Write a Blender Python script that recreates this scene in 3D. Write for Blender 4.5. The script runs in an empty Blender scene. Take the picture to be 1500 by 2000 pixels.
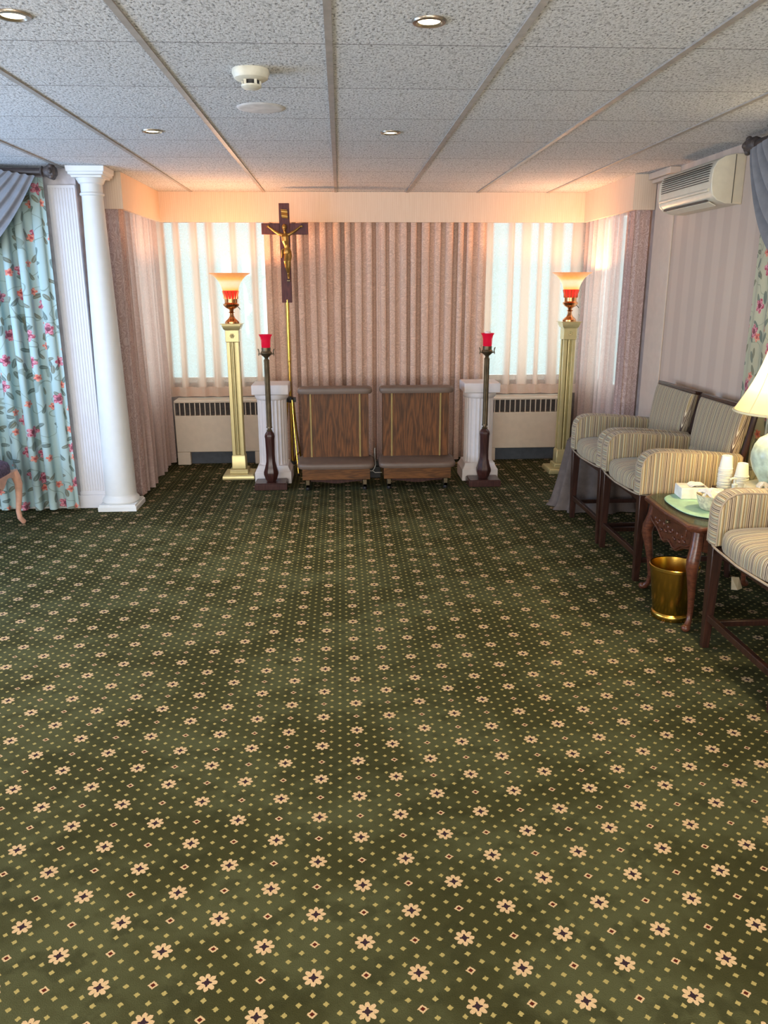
import bpy, math, random
from mathutils import Vector, Matrix
random.seed(7)
PI = math.pi
S = bpy.context.scene
C = bpy.data.collections.new('room'); S.collection.children.link(C)

# ------------------------------------------------------------------ camera
F, PITCH, YAW, ROLL = 1548.0, .2780, .0523, -.0030
cy, sy, cp, sp, cr, sr = math.cos(YAW), math.sin(YAW), math.cos(PITCH), math.sin(PITCH), math.cos(ROLL), math.sin(ROLL)
fw = Vector((sy*cp, cy*cp, -sp)); rt = Vector((cy, -sy, 0)); up = rt.cross(fw)
r2 = rt*cr + up*sr; u2 = up*cr - rt*sr
cam = bpy.data.objects.new('camera', bpy.data.cameras.new('camera')); C.objects.link(cam)
cam.matrix_world = Matrix(((r2.x, u2.x, -fw.x, 0), (r2.y, u2.y, -fw.y, 0), (r2.z, u2.z, -fw.z, 1.6), (0, 0, 0, 1)))
cam.data.sensor_fit = 'AUTO'; cam.data.sensor_width = 36; cam.data.lens = F/2000*36
cam.data.clip_start = .02
S.camera = cam
H = 2.372          # ceiling height

# ------------------------------------------------------------------ node helpers
def lin(c):
    if isinstance(c, str):
        c = [int(c[i:i+2], 16)/255 for i in (0, 2, 4)]
        return tuple(x/12.92 if x <= .04045 else ((x+.055)/1.055)**2.4 for x in c)
    return tuple(c)
class E:
    """tiny node-expression builder"""
    def __init__(s, nt, k): s.nt, s.k = nt, k
    def op(s, o, b=None, c=None):
        n = s.nt.nodes.new('ShaderNodeMath'); n.operation = o
        for i, v in enumerate((s, b, c)):
            if v is None: continue
            if isinstance(v, E): s.nt.links.new(v.k, n.inputs[i])
            else: n.inputs[i].default_value = v
        return E(s.nt, n.outputs[0])
    def __add__(s, b): return s.op('ADD', b)
    __radd__ = __add__
    def __sub__(s, b): return s.op('SUBTRACT', b)
    def __mul__(s, b): return s.op('MULTIPLY', b)
    __rmul__ = __mul__
    def __truediv__(s, b): return s.op('DIVIDE', b)
    def lt(s, b): return s.op('LESS_THAN', b)
    def gt(s, b): return s.op('GREATER_THAN', b)
    def mx(s, b): return s.op('MAXIMUM', b)
    def mn(s, b): return s.op('MINIMUM', b)
    def ab(s): return s.op('ABSOLUTE')
    def rnd(s): return s.op('ROUND')
    def fr(s): return s.op('FRACT')
    def cos(s): return s.op('COSINE')
    def sin(s): return s.op('SINE')
    def pw(s, b): return s.op('POWER', b)
    def inv(s): return (s*-1.0)+1.0
    def sst(s, a, b):
        n = s.nt.nodes.new('ShaderNodeMapRange'); n.interpolation_type = 'SMOOTHSTEP'
        s.nt.links.new(s.k, n.inputs[0]); n.inputs[1].default_value = a; n.inputs[2].default_value = b
        return E(s.nt, n.outputs[0])
class Mat:
    def __init__(s, name):
        s.m = bpy.data.materials.new(name); s.m.use_nodes = True; s.nt = s.m.node_tree; s.nt.nodes.clear()
        s.out = s.node('ShaderNodeOutputMaterial')
        s.tc = s.node('ShaderNodeTexCoord')
    def node(s, t, **kw):
        n = s.nt.nodes.new(t)
        for k, v in kw.items(): setattr(n, k, v)
        return n
    def link(s, a, b): s.nt.links.new(a.k if isinstance(a, E) else a, b)
    def setin(s, sock, v):
        if isinstance(v, E) or isinstance(v, bpy.types.NodeSocket): s.link(v, sock)
        elif isinstance(v, (str, tuple)) and sock.type == 'RGBA': sock.default_value = (*lin(v), 1)
        else: sock.default_value = v
    def obj(s):
        x = s.node('ShaderNodeSeparateXYZ'); s.link(s.tc.outputs['Object'], x.inputs[0])
        return [E(s.nt, o) for o in x.outputs]
    def st(s):
        a = s.node('ShaderNodeAttribute'); a.attribute_name = 'st'
        x = s.node('ShaderNodeSeparateXYZ'); s.link(a.outputs['Vector'], x.inputs[0])
        return [E(s.nt, o) for o in x.outputs]
    def vec(s, x, y, z=0.0):
        n = s.node('ShaderNodeCombineXYZ')
        for i, v in enumerate((x, y, z)): s.setin(n.inputs[i], v)
        return n.outputs[0]
    def noise(s, scale, v=None, detail=2, rough=.5, dist=0):
        n = s.node('ShaderNodeTexNoise'); s.link(v if v is not None else s.tc.outputs['Object'], n.inputs['Vector'])
        n.inputs['Scale'].default_value = scale; n.inputs['Detail'].default_value = detail; n.inputs['Roughness'].default_value = rough; n.inputs['Distortion'].default_value = dist
        return E(s.nt, n.outputs[0])
    def ramp(s, f, stops, mode='LINEAR'):
        n = s.node('ShaderNodeValToRGB'); s.link(f, n.inputs[0]); r = n.color_ramp; r.interpolation = mode
        while len(r.elements) < len(stops): r.elements.new(.5)
        for e, (p, c) in zip(r.elements, stops): e.position = p; e.color = (*lin(c), 1)
        return n.outputs[0]
    def mix(s, f, a, b, mode='MIX'):
        n = s.node('ShaderNodeMix', data_type='RGBA', blend_type=mode)
        s.setin(n.inputs[0], f); s.setin(n.inputs[6], a); s.setin(n.inputs[7], b)
        return n.outputs[2]
    def bump(s, h, strength=.3, dist=.01):
        n = s.node('ShaderNodeBump'); n.inputs['Strength'].default_value = strength; n.inputs['Distance'].default_value = dist
        s.link(h, n.inputs['Height']); return n.outputs[0]
    def bsdf(s, color, rough=.5, metal=0.0, normal=None, **kw):
        b = s.node('ShaderNodeBsdfPrincipled')
        s.setin(b.inputs['Base Color'], color); s.setin(b.inputs['Roughness'], rough); s.setin(b.inputs['Metallic'], metal)
        if normal is not None: s.link(normal, b.inputs['Normal'])
        for k, v in kw.items(): s.setin(b.inputs[k.replace('_', ' ')], v)
        return b.outputs[0]
    def mixs(s, f, a, b):
        n = s.node('ShaderNodeMixShader'); s.setin(n.inputs[0], f); s.link(a, n.inputs[1]); s.link(b, n.inputs[2]); return n.outputs[0]
    def done(s, sh): s.link(sh, s.out.inputs[0]); return s.m
def simple(name, color, rough=.5, metal=0.0, var=.12, scale=18, bump=0, bscale=120, **kw):
    m = Mat(name); n = m.noise(scale, detail=4)
    c = lin(color); col = m.mix(n.sst(.3, .7), tuple(x*(1-var) for x in c), tuple(min(1, x*(1+var)) for x in c))
    nm = m.bump(m.noise(bscale, detail=3), bump, .004) if bump else None
    return m.done(m.bsdf(col, rough, metal, nm, **kw))

# ------------------------------------------------------------------ mesh helpers
class MB:
    def __init__(s): s.v, s.f, s.st = [], [], []
    def add(s, vs, fs, st=None, mat=None):
        o = len(s.v)
        for i, p in enumerate(vs):
            p = Vector(p)
            if mat: p = mat @ p
            s.v.append(p); s.st.append(st[i] if st else (0, 0, 0))
        s.f += [tuple(o+i for i in f) for f in fs]; return s
    def box(s, c, d, mat=None, taper=None):
        x, y, z = (k/2 for k in d); tx, ty = taper or (1, 1); cx, cy_, cz = c
        vs = [(cx+a*x*(tx if k > 0 else 1), cy_+b*y*(ty if k > 0 else 1), cz+k*z) for k in (-1, 1) for a, b in ((-1, -1), (1, -1), (1, 1), (-1, 1))]
        return s.add(vs, [(3, 2, 1, 0), (4, 5, 6, 7), (0, 1, 5, 4), (1, 2, 6, 5), (2, 3, 7, 6), (3, 0, 4, 7)], None, mat)
    def b2(s, lo, hi, mat=None): return s.box([(a+b)/2 for a, b in zip(lo, hi)], [b-a for a, b in zip(lo, hi)], mat)
    def rings(s, rs, caps=True, st=None, closed=True):
        n = len(rs[0]); vs = [p for r in rs for p in r]; fs = []
        for i in range(len(rs)-1):
            for j in range(n if closed else n-1):
                k = (j+1) % n; fs.append((i*n+j, i*n+k, (i+1)*n+k, (i+1)*n+j))
        if caps: fs.append(tuple(range(n-1, -1, -1))); fs.append(tuple((len(rs)-1)*n+j for j in range(n)))
        return s.add(vs, fs, st)
    def lathe(s, prof, c=(0, 0, 0), seg=32, caps=True, phase=0, sx=1, sy_=1, flute=0, fd=0):
        rs = []
        for r, z in prof:
            ring = []
            for j in range(seg):
                a = 2*PI*j/seg+phase; rr = r
                if flute: rr = r*(1-fd*abs(math.cos(flute*a/2)))
                ring.append((c[0]+rr*math.cos(a)*sx, c[1]+rr*math.sin(a)*sy_, c[2]+z))
            rs.append(ring)
        return s.rings(rs, caps)
    def sq(s, prof, c=(0, 0, 0), n=4, phase=PI/4):   # square (or n-gon) profile, r = half width
        k = 1/math.cos(PI/n); return s.lathe([(r*k, z) for r, z in prof], c, n, True, phase)
    def tube(s, path, r, seg=10, caps=True, sx=1.0):
        P = [Vector(p) for p in path]; n = len(P); rr = r if isinstance(r, (list, tuple)) else [r]*n
        t0 = (P[1]-P[0]).normalized(); ref = Vector((0, 0, 1)) if abs(t0.z) < .9 else Vector((1, 0, 0)); nrm = (ref-t0*ref.dot(t0)).normalized(); rs = []
        for i in range(n):
            t = ((P[min(i+1, n-1)]-P[max(i-1, 0)])).normalized()
            nrm = (nrm-t*nrm.dot(t)).normalized(); b = t.cross(nrm)
            rs.append([P[i]+(nrm*math.cos(2*PI*j/seg)*sx+b*math.sin(2*PI*j/seg))*rr[i] for j in range(seg)])
        return s.rings(rs, caps)
    def sphere(s, c, r, seg=16, n=10):
        if not isinstance(r, (tuple, list)): r = (r, r, r)
        rs = [[(c[0]+r[0]*math.sin(PI*(i+.02)/(n+.04))*math.cos(2*PI*j/seg), c[1]+r[1]*math.sin(PI*(i+.02)/(n+.04))*math.sin(2*PI*j/seg), c[2]-r[2]*math.cos(PI*(i+.02)/(n+.04))) for j in range(seg)] for i in range(n+1)]
        return s.rings(rs)
    def grid(s, fn, nu, nv):      # fn(u,v)->(pos, st)
        vs, st = [], []
        for i in range(nu+1):
            for j in range(nv+1):
                p, t = fn(i/nu, j/nv); vs.append(p); st.append(t)
        w = nv+1
        return s.add(vs, [(i*w+j, (i+1)*w+j, (i+1)*w+j+1, i*w+j+1) for i in range(nu) for j in range(nv)], st)
    def prism(s, pts, lo, hi, axis='y', mat=None):     # closed 2-D outline extruded along an axis
        def P(a, b, k): return {'y': (a, k, b), 'x': (k, a, b), 'z': (a, b, k)}[axis]
        n = len(pts); vs = [P(a, b, lo) for a, b in pts]+[P(a, b, hi) for a, b in pts]
        fs = [tuple(range(n)), tuple(range(2*n-1, n-1, -1))]+[(i, n+i, n+(i+1) % n, (i+1) % n) for i in range(n)]
        return s.add(vs, fs, None, mat)
    def build(s, name, mat, parent=None, smooth=35, bevel=0, solid=0, sub=0, **props):
        me = bpy.data.meshes.new(name); me.from_pydata([tuple(v) for v in s.v], [], s.f)
        import bmesh
        bm = bmesh.new(); bm.from_mesh(me)
        if solid == 0: bmesh.ops.recalc_face_normals(bm, faces=bm.faces)
        bm.to_mesh(me); bm.free()
        if any(t != (0, 0, 0) for t in s.st):
            a = me.attributes.new('st', 'FLOAT_VECTOR', 'POINT')
            a.data.foreach_set('vector', [k for t in s.st for k in t])
        me.materials.append(mat)
        if smooth: me.shade_smooth(); me.set_sharp_from_angle(angle=math.radians(smooth))
        o = bpy.data.objects.new(name, me); C.objects.link(o); o.parent = parent
        if bevel:
            b = o.modifiers.new('bevel', 'BEVEL'); b.width = bevel; b.segments = 2; b.limit_method = 'ANGLE'; b.angle_limit = math.radians(40); b.harden_normals = False
        if solid: m = o.modifiers.new('solid', 'SOLIDIFY'); m.thickness = solid; m.offset = 0
        if sub: m = o.modifiers.new('sub', 'SUBSURF'); m.levels = m.render_levels = sub
        for k, v in props.items(): o[k] = v
        return o
def tag(o, label=None, cat=None, group=None, kind=None):
    for k, v in (('label', label), ('category', cat), ('group', group), ('kind', kind)):
        if v: o[k] = v
    return o
def thing(name, label, cat, loc=(0, 0, 0), rz=0, group=None):
    o = bpy.data.objects.new(name, None); C.objects.link(o); o.location = loc; o.rotation_euler = (0, 0, rz); o.empty_display_size = .1
    return tag(o, label, cat, group)
def copy_tree(o, parent=None):
    c = o.copy(); C.objects.link(c); c.parent = parent
    for ch in list(o.children): copy_tree(ch, c)
    return c
def dup(o, loc, label, rz=None):
    c = copy_tree(o); c.location = loc; c['label'] = label
    if rz is not None: c.rotation_euler = (0, 0, rz)
    return c
def struct(o): o['kind'] = 'structure'; return o
def superrect(a, b, p=5, n=40): return [(a*math.copysign(abs(math.cos(t))**(2/p), math.cos(t)), b*math.copysign(abs(math.sin(t))**(2/p), math.sin(t))) for t in (2*PI*i/n for i in range(n))]
def lerp(a, b, t): return a+(b-a)*t
def smooth01(t): t = max(0, min(1, t)); return t*t*(3-2*t)

# ------------------------------------------------------------------ materials
def carpet():
    m = Mat('carpet'); X, Y, Z = m.obj(); x = (X-.034)/.254; y = (Y-2.033)/.2
    A = x+y; B = x-y
    def loc(sc, sh=0.0):
        a = A*sc+sh; b = B*sc+sh; fa = (a-a.rnd())/sc; fb = (b-b.rnd())/sc
        return (fa+fb)*.127, (fa-fb)*.1
    wob = m.noise(260, detail=2)
    fx, fy = loc(1.0); r = (fx*fx+fy*fy).pw(.5); th = fy.op('ARCTAN2', fx)
    petal = (th*4.0).cos().ab().pw(.6)
    R = petal*.0135+.0125+(wob-.5)*.007
    flower = r.lt(R)
    star = r.lt((th*4.0).cos().mx(0.0)*.0055+.0072+(wob-.5)*.004)
    gx, gy = loc(1.0, .5); g = gx.ab()+gy.ab()*1.1
    red = g.lt((wob-.5)*.009+.0130); redc = g.lt(.0068)
    dx, dy = loc(4.0); d = dx.ab()+dy.ab(); dot = d.lt((wob-.5)*.007+.0078)
    dot = dot*r.gt(.036)*g.gt(.02)
    n1 = m.noise(2.2, detail=5, rough=.6); n2 = m.noise(9, detail=4, rough=.6); n3 = m.noise(320, detail=2)
    base = m.mix(n1.sst(.40, .60), '36361f', '464830')
    base = m.mix(n2.sst(.50, .66)*.55, base, '2b2b18')
    crm = m.mix(n2, 'b29570', 'c4aa86')
    c = m.mix(dot, base, m.mix(n2, '8f8350', 'a0925f'))
    c = m.mix(red, c, crm); c = m.mix(redc, c, '4a1c14')
    c = m.mix(flower, c, crm); c = m.mix(star, c, '30222a')
    c = m.mix(n3*.35, c, '14160c', 'MULTIPLY')
    return m.done(m.bsdf(c, .95, 0, m.bump(n3, .5, .004), Specular_IOR_Level=.08))
TX, TY, T = -.0235, 2.352-.6096, .6096
def ceilmat():
    m = Mat('acoustic_ceiling_tile'); X, Y, Z = m.obj()
    fy = (Y-TY)/T; d = (fy-fy.rnd()).ab()*T
    v = m.vec(X*1.0, Y*.6, Z)
    n = m.noise(105, v, detail=3, rough=.65); n2 = m.noise(55, v, detail=2); big = m.noise(1.2, detail=2)
    c = m.ramp(n, [(.0, '3c3c3d'), (.36, '77777a'), (.45, 'cdcfd2'), (.62, 'e0e1e4'), (1, 'f2f3f5')])
    c = m.mix(n2.sst(.55, .7)*.45, c, '8f9194')
    seam = d.lt(.0035); c = m.mix(seam*.75, c, '3a3431')
    tile = (fy.op('FLOOR')*.37).fr()
    c = m.mix(tile*.1, c, '9a9c9e')
    return m.done(m.bsdf(c, .9, 0, m.bump(n, .55, .006)))
def wallpaper(name, a, b, period=.13, axis=1):
    m = Mat(name); co = m.obj(); t = co[axis]/period
    w = (t.fr()-.5).ab().sst(.2, .3); fine = (co[axis]/(period/9)).fr().sst(.3, .7)
    c = m.mix(w, a, b); c = m.mix(fine*.12, c, 'c9bdb8'); c = m.mix(m.noise(6, detail=3)*.15, c, 'a8989a')
    return m.done(m.bsdf(c, .75))
def reeded(name, a, b, period=.012, axis=0, both=False):
    m = Mat(name); co = m.obj(); t = co[0]+co[1] if both else co[axis]
    s = m.noise(3, m.vec(t*60.0, co[2]*1.2), detail=2)
    w = (t/period+s*1.3).fr().sst(.2, .8)
    c = m.mix(w*.55, a, b); return m.done(m.bsdf(c, .6))
def stripes(name='striped_upholstery'):
    m = Mat(name); s, t, w = m.st()
    f = (s/.085).fr(); f2 = (s/.031+.3).fr()
    cr_, tp, gd, sg, br = 'dccdad', '7b6857', 'a68e64', '9b987f', '4a3a32'
    seq = [tp, cr_, br, gd, cr_, sg, tp, cr_, tp, sg, cr_, gd, br, cr_, sg, gd, cr_, tp, cr_, br, tp, cr_]
    pos = [0, .05, .075, .11, .17, .20, .29, .34, .36, .42, .50, .53, .60, .63, .655, .71, .77, .80, .86, .885, .93, .965]
    c = m.ramp(f, list(zip(pos, seq)), 'CONSTANT')
    c = m.mix((f2.lt(.3))*.3, c, '6a5d4c'); nn = m.noise(380, detail=1)
    c = m.mix(nn*.22, c, '5a5046')
    return m.done(m.bsdf(c, .85, 0, m.bump(nn, .15, .002), Sheen_Weight=.2))
def floral(name, base, base2, warm=0):
    m = Mat(name); s, z, dpt = m.st()
    p = m.vec(s, z)
    def cells(scale, off):
        v = m.node('ShaderNodeTexVoronoi', voronoi_dimensions='2D'); v.inputs['Scale'].default_value = scale; v.inputs['Randomness'].default_value = .75
        q = m.vec(s+off, z+off*.7); m.link(q, v.inputs['Vector'])
        a = m.node('ShaderNodeSeparateXYZ'); m.link(v.outputs['Position'], a.inputs[0])
        k = m.node('ShaderNodeSeparateColor'); m.link(v.outputs['Color'], k.inputs[0])
        return (s+off)-E(m.nt, a.outputs[0]), (z+off*.7)-E(m.nt, a.outputs[1]), E(m.nt, k.outputs[0]), E(m.nt, k.outputs[1])
    c = m.mix(m.noise(3, p), base, base2)
    wv = m.noise(5, p, detail=1); vine = (wv-.5).ab().lt(.006); c = m.mix(vine*.55, c, '6d7a68')
    for sc, off, L, W, lc in ((9, 3.3, .036, .014, '5c6a62'), (8, 8.1, .03, .0125, '72705a')):
        dx, dy, k, k2 = cells(sc, off); a = k*6.283; ca, sa = a.cos(), a.sin()
        ex = dx*ca+dy*sa; ey = dy*ca-dx*sa
        w = (ex*ex/(L*L)+ey.ab()*ey.ab()/(W*W)); c = m.mix(w.lt(1.0)*k2.gt(.25)*.85, c, lc)
        c = m.mix((ey.ab().lt(.0012))*w.lt(1.0)*.6, c, base)
    for sc, off, R, cols in ((4.6, 1.7, .05, ('b03a58', '7c2440', 'e79aa8')), (5.2, 5.9, .032, ('e0705c', 'b84a4c', 'f2a992'))):
        dx, dy, k, k2 = cells(sc, off); r = (dx*dx+dy*dy).pw(.5); th = dy.op('ARCTAN2', dx)
        rr = ((th*2.5+k*6.0).cos().ab()*.45+.55)*R*.85
        fl = r.lt(rr)*k2.gt(.25); nn = m.noise(70, p, detail=2)
        fc = m.mix(nn.sst(.42, .58), cols[0], cols[2]); fc = m.mix(r.lt(R*.28), fc, cols[1]); fc = m.mix(nn.sst(.6, .7), fc, cols[1])
        c = m.mix(fl*.92, c, fc)
    dif = m.bsdf(c, .8, Sheen_Weight=.1)
    tr = m.node('ShaderNodeBsdfTranslucent'); m.link(c, tr.inputs[0])
    return m.done(m.mixs(.12, dif, tr.outputs[0]))
def lace(name, col, col2, tl=.5, clear=.0, swirl=.35, scale=9):
    """damask sheer: diffuse + translucent, thinner where the folds recede"""
    m = Mat(name); s, z, d = m.st(); p = m.vec(s, z)
    n = m.noise(scale, p, detail=1, dist=1.5); sw = (n*9.0).fr(); sw = (sw-.5).ab().sst(.12, .3)
    c = m.mix(sw*swirl, col, col2)
    dif = m.node('ShaderNodeBsdfDiffuse'); m.link(c, dif.inputs[0])
    tr = m.node('ShaderNodeBsdfTranslucent'); m.link(c, tr.inputs[0])
    tp = m.node('ShaderNodeBsdfTransparent'); tp.inputs[0].default_value = (1, 1, 1, 1)
    sh = m.mixs(tl, dif.outputs[0], tr.outputs[0])
    if clear:
        f = d.sst(.25, .72).inv()*clear*(sw*-.10+1.0); sh = m.mixs(f, sh, tp.outputs[0])
    return m.done(sh)
def wood(name, a, b, c, axis='z', scale=1.0, rough=.35, coat=.2):
    m = Mat(name); X, Y, Z = m.obj(); co = {'z': (X*9.0, Y*9.0, Z*.9), 'x': (X*.9, Y*9.0, Z*9.0), 'y': (X*9.0, Y*.9, Z*9.0)}[axis]
    v = m.vec(*[k*scale for k in co]); n = m.noise(1.1, v, detail=3, rough=.55, dist=.35)
    rg = (n*11.0).fr(); rg = (rg-.5).ab()*2.0; fine = m.noise(14, v, detail=4)
    col = m.mix(rg, a, b); col = m.mix(fine.sst(.4, .75)*.7, col, c)
    return m.done(m.bsdf(col, rough, Coat_Weight=coat, Coat_Roughness=.25, Specular_IOR_Level=.3))
def glow(name, stops, axis_lo, axis_hi, strength, base='ffe0b0'):
    m = Mat(name); X, Y, Z = m.obj(); t = (Z-axis_lo)/(axis_hi-axis_lo)
    col = m.ramp(t, stops); e = m.node('ShaderNodeEmission'); m.link(col, e.inputs[0]); e.inputs[1].default_value = strength
    n = m.noise(25); d = m.bsdf(m.mix(n*.2, base, 'fff4e0'), .4)
    a = m.node('ShaderNodeAddShader'); m.link(e.outputs[0], a.inputs[0]); m.link(d, a.inputs[1])
    return m.done(a.outputs[0])
M = {}
M['carpet'] = carpet(); M['ceil'] = ceilmat()
M['tee'] = simple('ceiling_tee_paint', 'a29c97', .5)
M['wallR'] = wallpaper('striped_wallpaper_right', 'c6b09e', 'd0bba8', .2, 1)
M['wallP'] = simple('plain_wall_paint', 'c4bfc4', .8)
M['wallD'] = simple('alcove_wall_paint', '9c8f8a', .85)
M['white'] = simple('white_gloss_paint', 'dcdad6', .4)
M['pil'] = simple('reeded_white_panel', 'd6d4d8', .55, var=.02)
M['pilR'] = simple('cream_trim_paint', 'd0bead', .6, var=.03)
M['column'] = simple('column_plaster_paint', 'dcdcda', .55, var=.015)
M['plaster'] = simple('white_plaster', 'dcd2ce', .7, var=.03, bump=.1)
M['pelmet'] = reeded('moire_pelmet_fabric', 'd9c0a8', 'e6d2bd', .016, 0, True)
M['sheer'] = lace('sheer_window_fabric', 'e6c6b2', 'd0ab95', .46, .72, .12, 9)
M['hem'] = lace('sheer_hem_fabric', 'd8b8a4', 'cfa892', .35, 0, .2, 9)
M['sideL'] = lace('side_lace_fabric', 'dcc4ba', 'c9ada3', .42, .5, .5, 10)
M['drape'] = lace('damask_drape_fabric', 'eacab6', 'c8a592', .05, 0, .6, 16)
M['panel'] = lace('scroll_damask_fabric', 'cdb5ae', 'b39890', .12, 0, .9, 10)
M['floralL'] = floral('floral_drape_blue', 'a6c0c0', 'b8cecd')
M['floralR'] = floral('floral_drape_sage', 'b7b69a', 'c6c3a6')
M['swag'] = simple('grey_swag_cloth', '7b7b80', .75, var=.1, Sheen_Weight=.3)
M['skirt'] = simple('grey_brown_cloth', '5e524c', .85, var=.15, bump=.1)
M['brass'] = simple('polished_brass', 'c9a14c', .25, 1.0, .03)
M['lbrass'] = simple('pale_lacquered_brass', 'cdbd88', .36, .5, .04)
M['oldbrass'] = simple('dull_brass_strip', '97804e', .55, .5, .08)
M['rosegold'] = simple('copper_toned_brass', 'c2895c', .25, 1.0, .12)
M['bronze'] = simple('aged_bronze', '6b5c46', .4, .75, .2)
M['gold'] = simple('antique_gold', 'a07a40', .38, .85, .2)
M['crossw'] = wood('dark_cross_wood', '6a3c38', '562f30', '422428', 'z', 1, .55, 0)
M['mahog'] = wood('dark_mahogany', '4a2c25', '3a201c', '2a1614', 'z', 1, .32)
M['table'] = wood('carved_walnut', '643a28', '4c2a1e', '321b15', 'x', 1, .3)
M['legw'] = wood('dark_chair_wood', '3c241c', '2e1b16', '20120f', 'z', 1, .3)
M['kneel'] = wood('walnut_veneer', '7c4a25', '503018', '341e0f', 'z', .8, .5, 0)
M['kneelx'] = wood('walnut_veneer_across', '75471f', '553315', '3b220f', 'x', 1, .5, 0)
M['vinyl'] = simple('taupe_vinyl_pad', '6c584b', .5, var=.06, bump=.06)
M['dark'] = simple('black_plastic', '1d1a1b', .5)
M['kick'] = simple('blue_grey_kickboard', '4e525a', .7)
M['rad'] = simple('cream_enamel', 'd8c6b2', .5, var=.03)
M['grille'] = simple('grille_shadow', '5a504c', .7)
M['ac'] = simple('ivory_plastic', 'd6cdb8', .35, var=.04)
M['acd'] = simple('louver_shadow', '4a433c', .6)
M['smoke'] = simple('ivory_detector_plastic', 'd2cfc0', .45)
M['spk'] = simple('white_speaker_grille', 'd0cdcb', .6)
M['chrome'] = simple('brushed_trim_ring', '9a8f80', .3, .9)
M['paper'] = simple('white_paper', 'efebe2', .8, bump=.08)
M['cup'] = simple('white_cup_paper', 'e9e6dc', .7, var=.04)
M['mat'] = simple('mint_placemat', '9fc9b0', .5, bump=.06)
M['doily'] = simple('beige_runner', 'bba98a', .8)
M['ivory'] = simple('ivory_lamp_base', 'e6d9b0', .5)
M['celadon'] = simple('celadon_porcelain', 'b3c4b4', .3, var=.22, scale=24, bump=.08)
M['bowl'] = simple('crackled_cream_bowl', 'd6cfb4', .35, var=.3, scale=60)
M['stripe'] = stripes()
M['welt'] = simple('taupe_welt_cord', '9c8c78', .8)
M['pinkw'] = simple('pink_washed_wood', 'd6a48c', .5)
M['dseat'] = simple('plum_tapestry', '5a4a5e', .85, var=.45, scale=60)
M['roset'] = simple('carved_dark_finial', '4a403c', .55, var=.4, scale=50, bump=.4)
M['rod'] = simple('dark_rod_wood', '3b3230', .5)
M['winf'] = simple('white_window_frame', 'dcdcda', .5)
M['ref'] = simple('red_glass', 'b0122f', .15, 0, .1, Emission_Color='d01838', Emission_Strength=.35, Transmission_Weight=.3)
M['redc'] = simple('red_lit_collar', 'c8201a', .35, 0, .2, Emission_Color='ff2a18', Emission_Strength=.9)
def glassmat():
    m = Mat('window_glass'); g = m.node('ShaderNodeBsdfGlossy'); g.inputs['Roughness'].default_value = .05
    t = m.node('ShaderNodeBsdfTransparent'); t.inputs[0].default_value = (.97, 1, 1, 1); return m.done(m.mixs(.06, t.outputs[0], g.outputs[0]))
M['glass'] = glassmat()
def topglass():
    m = Mat('table_glass'); g = m.node('ShaderNodeBsdfGlossy'); g.inputs['Roughness'].default_value = .08
    t = m.node('ShaderNodeBsdfTransparent'); t.inputs[0].default_value = (.86, .96, .9, 1); return m.done(m.mixs(.12, t.outputs[0], g.outputs[0]))
M['tglass'] = topglass()

# ------------------------------------------------------------------ the room shell
XR, XL, YB, YM = 2.31, -1.80, 7.62, 5.88
b = MB(); b.b2((-4, -3.2, -.06), (2.5, 7.8, 0)); struct(b.build('floor', M['carpet'], smooth=0))
b = MB(); b.b2((-4, -3.2, H), (2.5, 7.8, H+.06)); ceil = struct(b.build('ceiling', M['ceil'], smooth=0))
b = MB()
for k in range(-6, 5):
    x = TX+k*T
    if -1.5 < x < 2.1 or k < 9: b.b2((x-.012, -3.1, H-.006), (x+.012, 7.25 if -1.5 < x < 2.13 else 5.87, H))
tees = b.build('ceiling_grid', M['tee'], ceil, smooth=0)
def wall(name, mat, axis, pos, thick, lo, hi, holes=()):
    """axis 'x': plane x=pos running along y; 'y': plane y=pos running along x; holes (a0,a1,z0,z1)"""
    b = MB(); cuts = sorted(holes); a = lo
    def add(a0, a1, z0, z1):
        if a1-a0 < 1e-4 or z1-z0 < 1e-4: return
        if axis == 'x': b.b2((min(pos, pos+thick), a0, z0), (max(pos, pos+thick), a1, z1))
        else: b.b2((a0, min(pos, pos+thick), z0), (a1, max(pos, pos+thick), z1))
    for h0, h1, z0, z1 in cuts:
        add(a, h0, 0, H); add(h0, h1, 0, z0); add(h0, h1, z1, H); a = h1
    add(a, hi, 0, H)
    return struct(b.build(name, mat, smooth=0))
WZ0, WZ1 = .72, 2.2
wall('wall_back', M['wallD'], 'y', YB, .14, -1.94, 2.45, [(-1.70, -.45, WZ0, WZ1), (1.12, 2.26, WZ0, WZ1)])
wall('wall_alcove_left', M['wallD'], 'x', XL, -.14, 6.02, YB, [(6.40, 7.38, WZ0, WZ1)])
wall('wall_right', M['wallR'], 'x', XR, .14, -3.1, 6.06, [(2.2, 4.0, .9, 2.1)])
wall('wall_alcove_right', M['wallD'], 'x', XR, .14, 6.06, YB, [(6.40, 7.38, WZ0, WZ1)])
wall('wall_front', M['wallP'], 'y', YM, .14, -3.9, XL+.02, [(-3.4, -2.3, .5, 2.15)])
wall('wall_left', M['wallP'], 'x', -3.8, -.14, -3.1, 6.02, [(2.6, 4.9, .6, 2.15)])
wall('wall_rear', M['wallP'], 'y', -3.0, -.14, -3.94, 2.45, [(-2.6, 1.4, .5, 2.2)])
wi = 0
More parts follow.
